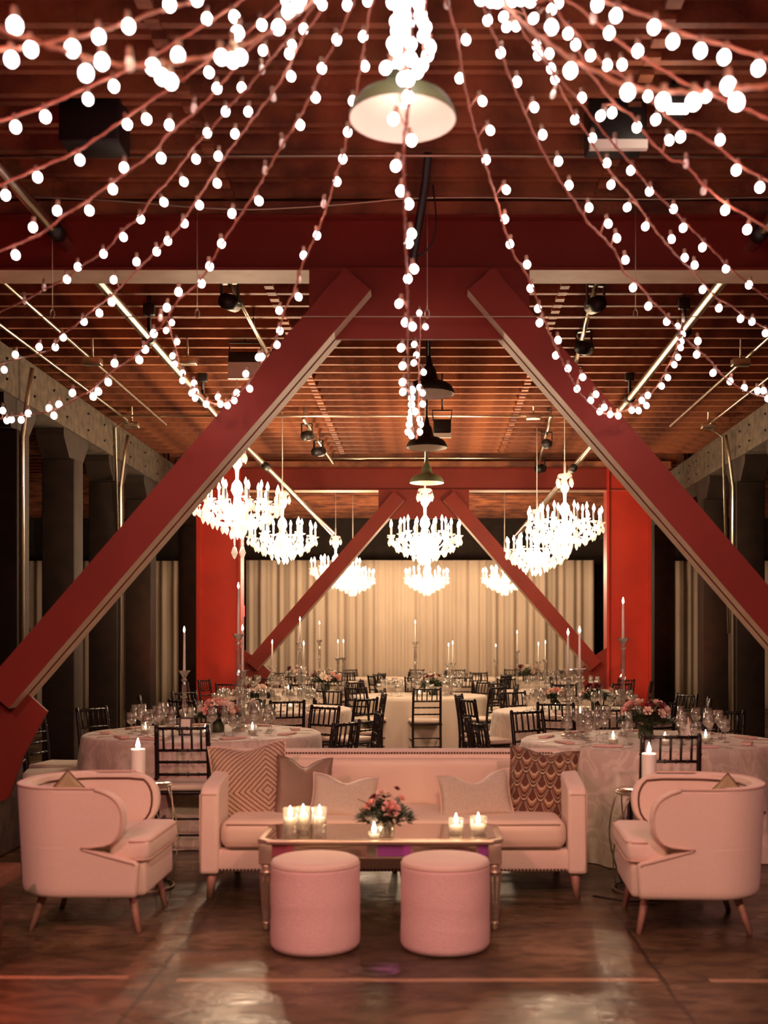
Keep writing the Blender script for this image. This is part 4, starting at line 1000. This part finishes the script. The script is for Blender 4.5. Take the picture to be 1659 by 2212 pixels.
# name: (x, y, words)
TB = {'L1': (-1.77,8.80,'closest left table'), 'R1': (1.62,8.15,'closest right table'), 'L2': (-1.75,12.1,'second left table'), 'R2': (1.62,11.7,'second right table'),
 'C3': (-.10,15.25,'middle table'), 'L3': (-2.25,16.75,'third left table'), 'R3': (2.05,16.75,'third right table'), 'C4': (.25,19.9,'far middle table'), 'L4': (-2.1,20.5,'fourth left table'), 'R4': (2.6,20.3,'fourth right table'), 'L5': (-.95,23.2,'farthest left table'), 'R5': (1.5,23.2,'farthest right table')}
def tablecloth(key):
    x, y, nm = TB[key]; far = y > 13; n = 96 if far else 160; rr = random.Random(hash(nm) % 1000 if False else int(x*100+y*37)); ph = [rr.uniform(0,6) for _ in range(4)]
    b = MB(); rings = [(0,TH),(.5,TH),(.86,TH),(.905,TH-.002),(.925,TH-.014),(.932,TH-.05)]
    vs = []; fs = []
    prof = []
    for r, z in rings: prof.append((r, z, 0))
    for k in range(1,9): f = k/8; prof.append((.932+.06*f, (TH-.05)*(1-f)+.006, f))
    nn = len(prof)
    for (r, z, f) in prof:
        for i in range(n):
            a = 2*PI*i/n
            fold = f**.8*(.042*math.sin(13*a+ph[0]+.8*math.sin(2*a))+.020*math.sin(29*a+ph[1])+.015*math.sin(5*a+ph[2]))
            vs.append(((r+fold)*math.cos(a), (r+fold)*math.sin(a), z))
    for j in range(nn-1):
        for i in range(n): fs.append((j*n+i, j*n+(i+1)%n, (j+1)*n+(i+1)%n, (j+1)*n+i))
    b.add(vs[0:0]+vs, [tuple(reversed(q)) for q in fs], True)
    o = b.build('tablecloth', M['cloth'] if not far else M['cloth_far'], None, (x,y,0))
    return tag(o, 'floor-length pale damask cloth on the %s' % nm, 'tablecloth', 'round table cloths')
for k in TB: tablecloth(k)

# chiavari chairs
def chair_parts():
    W = .175; out = []
    def post(x):
        b = MB(); pts = [(x*1.0,-.22,0),(x,-.195,.24),(x,-.185,.45),(x*.99,-.20,.66),(x*.97,-.235,.895)]
        b.tube(smoothpts([Vector(p) for p in pts],4), .0155, 8)
        for z, yy in ((.08,-.212),(.20,-.198),(.33,-.19),(.55,-.19),(.78,-.215)): b.lathe([(.013,-.008),(.018,0),(.013,.008)], (x,yy,z), 8)
        b.ball((x*.97,-.236,.898), .0155, 6); return b
    def fleg(x):
        b = MB(); b.tube([(x*1.02,.20,0),(x*1.02,.19,.45)], [.011,.0145], 8)
        for z in (.08,.20,.33): b.lathe([(.013,-.008),(.018,0),(.013,.008)], (x*1.02,.196,z), 8)
        return b
    def rail(z, y, r=.0105):
        b = MB(); b.tube([(-W,y,z),(W,y,z)], r, 6)
        for k in (-.6,-.2,.2,.6): b.lathe([(r,-.006),(r*1.5,0),(r,.006)], (k*W,y,z), 6, Matrix.Rotation(PI/2,4,'Y'))
        return b
    parts = [('rear_leg', post(-W), 'chair'), ('rear_leg', post(W), 'chair'), ('front_leg', fleg(-W*1.1), 'chair'), ('front_leg', fleg(W*1.1), 'chair'),
             ('top_rail', rail(.885,-.234,.011), 'chair'), ('back_rail', rail(.735,-.209), 'chair'), ('back_rail', rail(.655,-.199), 'chair'), ('back_rail', rail(.570,-.190), 'chair')]
    for k in range(5):
        x = (k-2)*W*.36; b = MB(); b.tube([(x,-.209,.735),(x,-.221,.81),(x,-.234,.885)],   .008, 6); b.lathe([(.0075,-.006),(.0095,0),(.006,.006)], (x,-.221,.81), 6)
        parts.append(('spindle', b, 'chair'))
    f = MB(); f.rbox((-.20,-.19,.430),(.20,.21,.455),.010,1); parts.append(('seat', f, 'chair'))
    st = MB()
    for z in (.13,.24): st.tube([(-W*1.05,-.205,z),(-W*1.08,.195,z)], .008, 6).tube([(W*1.05,-.205,z),(W*1.08,.195,z)], .008, 6)
    for z in (.16,.27): st.tube([(-W,-.20,z),(W,-.20,z)], .008, 6).tube([(-W*1.1,.195,z),(W*1.1,.195,z)], .008, 6)
    parts.append(('stretchers', st, 'chair'))
    c = MB(); c.rbox((-.195,-.18,.455),(.195,.215,.50),.022,3); parts.append(('seat_cushion', c, 'cushion'))
    return parts
CP = chair_parts()
def new_chair():
    t = thing('chiavari_chair', '', 'chair')
    for n, b, m in CP: b.build(n, M[m], t)
    return t
def far_mesh():
    b = MB()
    for n, q, m in CP:
        b.mi = 1 if m == 'cushion' else 0
        o = len(b.v); b.v += q.v; b.f += [tuple(i+o for i in f) for f in q.f]; b.m += [b.mi]*len(q.f); b.sm += q.sm
    return b.mesh('chiavari_chair', [M['chair'], M['cushion']])
FAR = far_mesh(); CH0 = new_chair(); first = [True]
def sideword(a):
    a = a % 360; names = ['right side','back right','back','back left','left side','front left','front side','front right']
    return names[int(((a+22.5) % 360)//45)]
CHL = {}; POS = []
def put_chair(key, ang, r=1.02, turn=0):
    x, y, nm = TB[key]; a = math.radians(ang); px, py = x+r*math.cos(a), y+r*math.sin(a)
    for kk, (tx, ty, _) in TB.items():
        if kk != key and math.hypot(tx-px, ty-py) < 1.24: return
    if any(math.hypot(qx-px, qy-py) < .47 for qx, qy in POS): return
    POS.append((px, py))
    if y < 13:
        if first[0]: o = CH0; first[0] = False
        else: o = copy_tree(CH0)
    else:
        o = bpy.data.objects.new('chiavari_chair', FAR); col.objects.link(o)
    o.location = (px, py, 0); o.rotation_euler = (0, 0, a+PI/2+math.radians(turn))
    w_ = sideword(ang); lb = 'dark chiavari chair at the %s of the %s' % (w_, nm)
    n = CHL.get(lb, 0); CHL[lb] = n+1
    if n: lb = 'second dark chiavari chair at the %s of the %s' % (w_, nm)
    tag(o, lb, 'chair', 'chairs around the round tables')
for a, r, tn in ((-84,1.10,-4),(-40,1.30,12),(2,1.16,8),(50,1.12,0),(95,1.1,0),(142,1.18,10),(172,1.2,0),(202,1.16,-8)): put_chair('L1', a, r, tn)
for a, r, tn in ((-96,1.16,3),(-164,1.08,0),(168,1.10,6),(127,1.08,0),(90,1.1,0),(52,1.15,0),(8,1.2,0)): put_chair('R1', a, r, tn)
for k in range(8): put_chair('L2', -75+k*45+R.uniform(-5,5), 1.05+R.uniform(0,.12), R.uniform(-8,8))
for k in range(8): put_chair('R2', -110+k*45+R.uniform(-5,5), 1.05+R.uniform(0,.12), R.uniform(-8,8))
for a in (-86,-128,-40,0,45,90,135,178): put_chair('C3', a, 1.10, R.uniform(-4,4))
for key, n, s in (('L3',8,-70),('R3',8,-100),('C4',8,-70),('L4',8,-60),('R4',8,-110),('L5',6,-60),('R5',6,-110)):
    for k in range(n): put_chair(key, s+k*360/n+R.uniform(-5,5), 1.05+R.uniform(0,.1), R.uniform(-8,8))

# glassware, one mesh per kind
def lathe_mesh(name, prof, m, n=14): return MB().lathe(prof, n=n).mesh(name, m)
def stemmed(h, rb, hb, rt):
    zb = h-hb
    return [(.001,.001),(.033,.001),(.034,.003),(.006,.008),(.0035,.02),(.0035,zb-.012),(.008,zb),(rb*.72,zb+hb*.16),(rb,zb+hb*.40),(rb*.96,zb+hb*.62),(rt,h),(rt-.0015,h),(rb*.93,zb+hb*.60),(rb*.96,zb+hb*.40),(rb*.66,zb+hb*.18),(.004,zb+.008)]
GL = {'wine_glass': lathe_mesh('wine_glass', stemmed(.215,.041,.105,.030), M['glass']),
      'water_goblet': lathe_mesh('water_goblet', stemmed(.165,.040,.095,.036), M['glass']),
      'champagne_flute': lathe_mesh('champagne_flute', stemmed(.225,.027,.140,.024), M['glass'])}
NAP = MB().rbox((-.10,-.035,0),(.10,.035,.014),.006,2).mesh('napkin', M['napkin'])
def plate_mesh(): return MB().lathe([(.001,.004),(.075,.004),(.09,.008),(.135,.018),(.136,.021),(.09,.012),(.001,.008)], n=28).mesh('plate', M['wax'])
PLATE = plate_mesh()
def cut_mesh(kind):
    b = MB()
    b.box((-.003,-.09,0),(.003,.03,.003))
    if kind == 'fork': b.box((-.011,.03,0),(.011,.045,.003)).box((-.011,.045,0),(-.006,.09,.003)).box((-.0025,.045,0),(.0025,.09,.003)).box((.006,.045,0),(.011,.09,.003))
    else: b.box((-.003,.03,0),(.009,.10,.003))
    return b.mesh(kind, M['silver'])
CUT = {k: cut_mesh(k) for k in ('fork','knife')}
def setting(key, ang, detail):
    x, y, nm = TB[key]; a = math.radians(ang)
    def at(r, off): return (x+r*math.cos(a)-off*math.sin(a), y+r*math.sin(a)+off*math.cos(a), TH+.001)
    far = y > 13
    for kind, r, off, hum in (('wine_glass',.50,-.09,'clear wine glass'),('water_goblet',.56,.06,'clear water goblet'),('champagne_flute',.46,.01,'clear champagne flute')):
        r += R.uniform(-.02,.02); off += R.uniform(-.02,.02)
        o = bpy.data.objects.new(kind, GL[kind]); col.objects.link(o); o.location = at(r, off); o.rotation_euler = (0,0,R.uniform(0,6))
        w_ = sideword(ang)
        tag(o, '%s at a place setting on the %s of the %s' % (hum, w_, nm), 'glass', '%ss at the %s of the %s' % (kind.replace('_',' '), w_, nm))
    if detail:
        w_ = sideword(ang)
        o = bpy.data.objects.new('napkin', NAP); col.objects.link(o); o.location = at(.74, 0); o.rotation_euler = (0,0,a+R.uniform(-.3,.3)+PI/2)
        o.location.z = TH+.002
        tag(o, 'folded rose napkin at the %s of the %s' % (w_, nm), 'napkin', 'folded napkins at the %s of the %s' % (w_, nm))
        for kind, off in (('fork',-.15),('knife',.15)):
            o = bpy.data.objects.new(kind, CUT[kind]); col.objects.link(o); o.location = at(.76, off); o.rotation_euler = (0,0,a+PI/2+PI)
            tag(o, 'silver %s beside the napkin at the %s of the %s' % (kind, w_, nm), kind, 'silver %ss at the %s of the %s' % (kind, w_, nm))
for a in (-110,-62,-20,20,62,105,150,190,228): setting('L1', a, True)
for a in (-122,-72,-35,5,45,88,128,170,208): setting('R1', a, True)
for k in range(10): setting('L2', -75+k*36, k > 6 or k < 3); setting('R2', -110+k*36, k < 4)
for key in ('C3','L3','R3'):
    for k in range(8): setting(key, -80+k*45, False)
for key in ('C4','L4','R4'):
    for k in range(5): setting(key, -150+k*30, False)

# crystal candlesticks with tapers
def stick_profile(h):
    p = [(.001,.001),(.055,.001),(.056,.010),(.035,.022),(.018,.035),(.024,.048),(.014,.060)]
    body = h-.16
    p += [(.022,.075),(.026,.09),(.019,.06+body*.35),(.016,.06+body*.62),(.026,.06+body*.66),(.014,.06+body*.70),(.021,.06+body*.76),(.018,.06+body*.94),(.012,.06+body)]
    z = .06+body
    p += [(.026,z+.018),(.012,z+.034),(.020,z+.048),(.044,z+.085),(.052,z+.094),(.040,z+.092),(.013,z+.060),(.013,z+.056),(.001,z+.055)]
    return p
def candlestick(px, key, top_py, label, ch=.30, lit=True, dd=0):
    x0, y0, nm = TB[key]; d = y0+dd; x = (px-VX)*d/FPX; ztop = CH+(VY-top_py)*d/FPX; h = ztop-TH
    t = thing('crystal_candlestick', 'crystal candlestick '+label, 'candlestick', (x, d, TH+.001), 0, 'crystal candlesticks')
    b = MB().lathe(stick_profile(h), n=8); b.sm = [False]*len(b.sm); b.build('stem', M['crystal'], t)
    c = thing('taper_candle', 'white taper candle, holder '+label, 'candle', (x, d, TH+.001+h-.045), 0, 'white tapers')
    MB().tube([(0,0,0),(0,0,ch)], [.0115,.0075], 10).build('wax', M['wax'], c)
    f = MB(); flame(f, (0,0,ch), .95); f.build('flame', M['flame'], c)
candlestick(398,'L1',1447,'of medium height at the left of the closest left table',.34)
candlestick(515,'L1',1368,'tallest on the closest left table',.40,dd=.05)
candlestick(524,'L1',1446,'of medium height just behind the tallest on the closest left table',.36,dd=.30)
candlestick(1227,'R1',1445,'left one of the close pair on the closest right table',.30,dd=.25)
candlestick(1252,'R1',1443,'right one of the close pair on the closest right table',.30,dd=.0)
candlestick(1346,'R1',1377,'tallest on the closest right table, in front of the red column',.30,dd=.3)
candlestick(588,'L2',1438,'low one at the left of the second left table',.28)
candlestick(648,'L2',1388,'tallest on the second left table',.28,dd=.1)
candlestick(656,'L2',1440,'low one beside the tallest on the second left table',.27,dd=-.2)
candlestick(690,'L3',1382,'tallest on the third left table',.28,dd=.2)
candlestick(730,'L3',1421,'left one of the low pair on the third left table',.27)
candlestick(742,'L3',1420,'right one of the low pair on the third left table',.27,dd=.2)
candlestick(897,'C3',1386,'tallest on the middle table',.29)
candlestick(969,'C3',1433,'left one of the low pair on the middle table',.28,dd=.2)
candlestick(978,'C3',1431,'right one of the low pair on the middle table',.29,dd=-.1)
candlestick(1071,'R4',1425,'low one on the fourth right table',.28)
candlestick(1117,'R3',1405,'tallest on the third right table',.30,dd=.2)
candlestick(1163,'R3',1428,'left one of the low pair on the third right table',.28)
candlestick(1178,'R3',1424,'right one of the low pair on the third right table',.28,dd=.1)

# table flowers
def tbouquet(px, key, seed, label, n, R_=.17, kinds=('pink','pale','dark','pale','white'), dd=0, rs=1.3):
    x0, y0, nm = TB[key]; d = y0+dd
    return bouquet(label, ((px-VX)*d/FPX, d, TH+.001), R_, R_*.75, rand_roses(n, R_*1.02, R_*.9, seed, kinds), seed, .10, .055, group='table flower arrangements', vase='leaf', fern=5, rs=rs)
tbouquet(470,'L1',11,'pink rose and fern arrangement on the closest left table',15)
tbouquet(1395,'R1',12,'wide rose arrangement with dark fern on the closest right table',17,.20,('pale','pale','pink','dark'),rs=1.35)
tbouquet(1288,'R2',13,'dark leafy arrangement with burgundy roses on the second right table',9,.20,('dark','pink','dark'),rs=1.2)
tbouquet(1200,'R2',14,'low peach rose arrangement at the left of the second right table',10,.13,('pale','pink','pale'),.2)
tbouquet(562,'L2',15,'leafy arrangement with white roses on the second left table',7,.16,('pale','white','dark'))
tbouquet(705,'L3',16,'full rose arrangement on the third left table',12,.24,('pale','dark','white','pink'),rs=1.5)
tbouquet(935,'C3',17,'burgundy and blush arrangement on the middle table',8,.2,('dark','pale','dark','white'),rs=1.3)
tbouquet(1140,'R4',18,'dark arrangement with white roses on the fourth right table',10,.26,('dark','dark','white','pale'),rs=1.6)
tbouquet(640,'L4',19,'dark arrangement on the fourth left table',8,.22,('dark','pale'),rs=1.4)
# votives, frames and menu cards on the close tables
def tvot(key, ox, oy, label):
    x, y, nm = TB[key]; t = thing('votive', label, 'votive candle', (x+ox,y+oy,TH+.001), 0, 'glass votives on the round tables'); r, h = .034, .075
    MB().lathe([(.001,.001),(r*.96,.001),(r,.006),(r,h),(r*.94,h),(r*.93,h*.13),(.001,h*.11)], n=16).build('glass_cup', M['water'], t)
    MB().lathe([(.001,h*.12),(r*.78,h*.12),(r*.78,h*.5),(.001,h*.5)], n=12).build('wax', M['wax'], t)
    b = MB(); flame(b, (0,0,h*.5), 1); b.build('flame', M['flame'], t)
for n, (key, ox, oy, w_) in enumerate((('L1',-.42,-.15,'left of the flowers'),('L1',.42,-.20,'right of the flowers'),('L1',.1,-.42,'in front of the flowers'),('R1',-.32,-.40,'left of the flowers, low square'),('R1',.35,-.30,'right of the flowers'),('R1',.02,-.50,'in front of the flowers'),('L2',.3,-.3,'near the right'),('R2',-.3,-.3,'near the left'),('C3',0,-.4,'in front of the flowers'),('R3',-.2,-.3,'at the front'),('L3',.2,-.3,'at the front'))):
    tvot(key, ox, oy, 'glass votive %s on the %s' % (w_, TB[key][2]))
def frame(px, d, w_, h_, m, label, rz=0):
    p = P(px, VY, d); t = thing('table_frame', label, 'frame', (p.x, d, TH+.002), rz)
    rm = Matrix.Rotation(math.radians(-12), 4, 'X')
    b = MB()
    for lo, hi in (((-w_/2,-.006,0),(-w_/2+.014,.006,h_)),((w_/2-.014,-.006,0),(w_/2,.006,h_)),((-w_/2,-.006,0),(w_/2,.006,.014)),((-w_/2,-.006,h_-.014),(w_/2,.006,h_))): b.box(lo, hi, rm)
    b.build('border', M[m], t); MB().box((-w_/2+.012,-.002,.012),(w_/2-.012,.003,h_-.012), rm).build('card', M['paper'], t)
frame(400,8.45,.10,.14,'black','small black framed card on the closest left table')
frame(1482,8.0,.11,.18,'silver','silver framed table number card on the closest right table',.35)
frame(548,11.5,.10,.12,'silver','small silver framed card on the second left table')

# keep the glasses clear of one another and of the centrepieces
solid = [(o.location.x, o.location.y, .085) for o in bpy.data.objects if o.parent is None and o.name.split('.')[0] in ('crystal_candlestick','flower_arrangement','votive','table_frame')]
done = []
for o in [q for q in bpy.data.objects if q.name.split('.')[0] in GL]:
    for tr in range(30):
        hit = [s for s in solid+[(x, y, .072) for x, y in done] if math.hypot(s[0]-o.location.x, s[1]-o.location.y) < s[2]+.012]
        if not hit: break
        s = hit[0]; dv = Vector((o.location.x-s[0], o.location.y-s[1], 0)); dv = dv.normalized() if dv.length > 1e-4 else Vector((1,0,0))
        o.location += (dv+Vector((R.uniform(-.5,.5), R.uniform(-.5,.5), 0)))*.02
    done.append((o.location.x, o.location.y))
bpy.context.view_layer.update()
